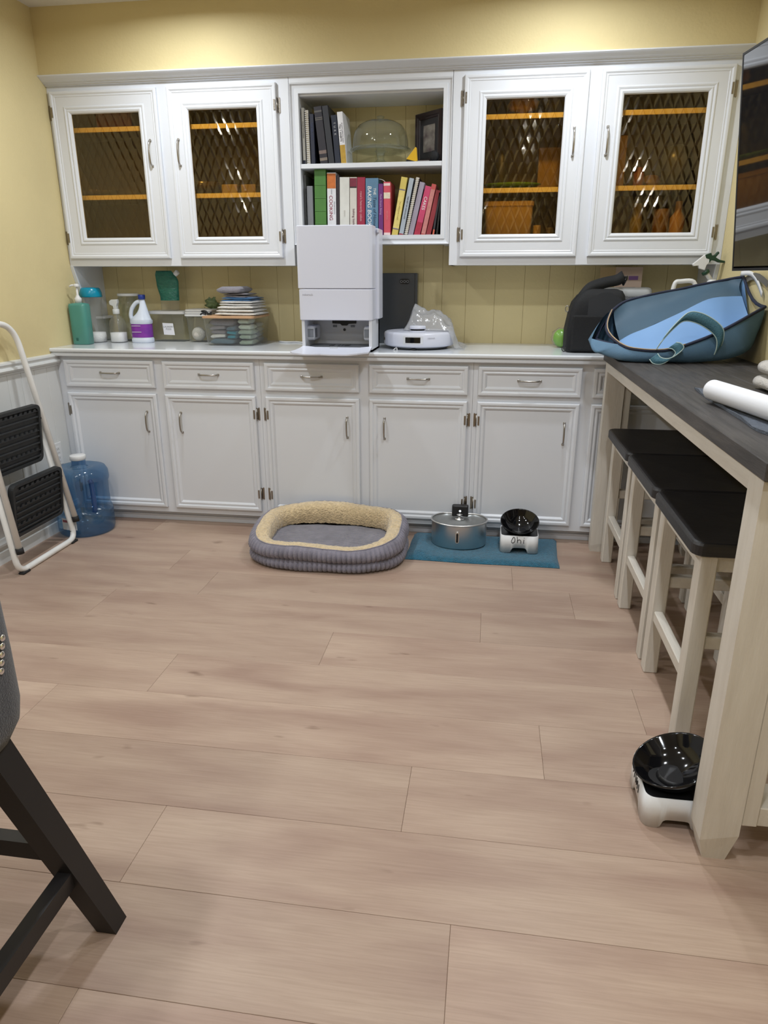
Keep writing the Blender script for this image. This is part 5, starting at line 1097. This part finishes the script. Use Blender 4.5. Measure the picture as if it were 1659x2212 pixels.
for v0, v1, ur in ((.435, .705, -.362), (.158, .402, -.334)):
    pa, pb_ = lp(0, v0, -.012), lp(0, v1, .052); dt = (pb_ - pa).normalized(); nt_ = Vector((0, 1, 0)).cross(dt)
    Rm = Matrix((Vector((0, 1, 0)), dt, -nt_)).transposed().to_4x4(); Rm.translation = pa - dt * v0
    tr_ = put('tread', B().prism(rrect(-.700, ur, v0, v1, .028, 5), 'z', 0., .016, .002).xf(Rm), 'tread', t)
    b = B().grid([[Vector((p[0], p[1], z)) for p in rrect(-.700 + i, ur - i, v0 + i, v1 - i, .028, 5)] for i, z in ((0, .002), (.001, -.010), (.014, -.010), (.016, .001))], closed_u=True, smooth=False).xf(Rm); put('tread_rim', b, 'tread', tr_)
    nrb = 8
    for k in range(nrb):
        vv_ = v0 + .028 + (v1 - v0 - .056) * k / (nrb - 1)
        b = B()
        if k % 3 == 1:                                       # toothed grip rib
            n = 9; b.prism([(-.682, vv_ - .005)] + [q for m in range(n) for q in ((-.682 + (.663 + ur) * m / n + .004, vv_ + .008), (-.682 + (.663 + ur) * (m + .55) / n, vv_ + .008), (-.682 + (.663 + ur) * (m + .62) / n, vv_ - .002), (-.682 + (.663 + ur) * (m + 1) / n, vv_ - .002))] + [(ur - .019, vv_ - .005)], 'z', -.009, .001)
        else: b.box(-.682, ur - .018, vv_ - .004, vv_ + .004, -.009, .001, .0015, 1)
        put('grip_rib', b.xf(Rm), 'tread', tr_)
    put('pivot_bolt', B().sphere(lp(ur, (v0 + v1) / 2 + .06, .040), .006, u=8, v=6), 'blackmatte', tr_)
t = thing('wall_outlet', 'white double outlet plate low on the wainscot behind the ladder', 'outlet', (XL + .007, -.10, .39))
put('plate', B().box(XL + .007, XL + .0125, -.136, -.064, .330, .446, .002), 'lid', t)
for z in (.365, .411):
    rc = put('receptacle', B().box(XL + .0123, XL + .0145, -.115, -.085, z - .016, z + .016, .004), 'lid', t)
    for dy in (-.006, .006): put('slot', B().box(XL + .0144, XL + .0149, -.10 + dy - .001, -.10 + dy + .001, z - .002, z + .008), 'black', rc)

# ================================================================== upholstered chair in the near left
t = thing('upholstered_chair', 'charcoal upholstered chair with black splayed legs and chrome nailheads', 'chair', (1.11, -2.55, 0))
x0, x1, y0, y1 = .84, 1.386, -2.83, -2.278
rows = []
for z, i in ((.428, .07), (.434, .045), (.452, .018), (.485, .004), (.52, 0), (.62, 0), (.84, .004), (.855, .014), (.862, .03)): rows.append([(a, c, z) for a, c in rrect(x0 + i, x1 - i, y0 + i, y1 - i, .085, 7)])
inn = [[(a, c, z) for a, c in rrect(x0 + .06, x1 - .06, y0 + .06, y1 - .06, .06, 7)] for z in (.862, .855, .60)]
put('shell', B().grid(rows + inn, closed_u=True, cap0=True), 'fabric_dark', t)
put('seat_cushion', B().grid([[(a, c, z) for a, c in rrect(x0 + .062 + i, x1 - .062 - i, y0 + .062 + i, y1 - .062 - i, .055, 6)] for i, z in ((0, .52), (0, .60), (.01, .625), (.04, .64), (.12, .648))], closed_u=True, cap1=True), 'fabric_dark', t)
put('backrest', B().grid([[(a, c, z) for a, c in rrect(x0 + i, x0 + .09 - i, y0 + i + .01, y1 - i - .01, .03, 5)] for i, z in ((0, .70), (0, .92), (.01, .96), (.025, .972))], closed_u=True, cap1=True), 'fabric_dark', t)
for k in range(5):
    q = un(4 - k * .5, 1378 + 18 * k, 'x', x1); put('nailhead', B().sphere((x1 + .0005, q.y, q.z), .0065, .6, 1, 1, u=12, v=8), 'chrome', t)
def cleg(top, foot, nm='leg'):
    top, foot = Vector(top), Vector(foot); rows = []
    for s, hw in ((0, .021), (.5, .025), (1, .028)):
        c = foot.lerp(top, s); rows.append([(c.x + hw * a, c.y + hw * b_, c.z) for a, b_ in ((-1, -1), (1, -1), (1, 1), (-1, 1))])
    return put(nm, B().grid(rows, closed_u=True, smooth=False, cap0=True, cap1=True), 'blackwood', t)
LT = {'a': ((1.330, -2.372, .45), (1.487, -2.325, 0)), 'b': ((.88, -2.372, .45), (.73, -2.325, 0)), 'c': ((1.330, -2.76, .45), (1.487, -2.81, 0)), 'd': ((.88, -2.76, .45), (.73, -2.81, 0))}
for k in LT.values(): cleg(*k)
def at(k, z): a, b_ = Vector(LT[k][0]), Vector(LT[k][1]); return b_.lerp(a, z / .45)
def bar(p, q, hw=.014, hz=.019):
    d = (q - p).normalized(); s = Vector((d.y, -d.x, 0)).normalized() * hw; u = Vector((0, 0, hz))
    return put('stretcher', B().grid([[p + s + u, p - s + u, p - s - u, p + s - u], [q + s + u, q - s + u, q - s - u, q + s - u]], closed_u=True, smooth=False, cap0=True, cap1=True), 'blackwood', t)
bar(at('a', .205), at('b', .205)); bar(at('c', .205), at('d', .205)); bar(at('a', .150), at('c', .150)); bar(at('b', .150), at('d', .150))
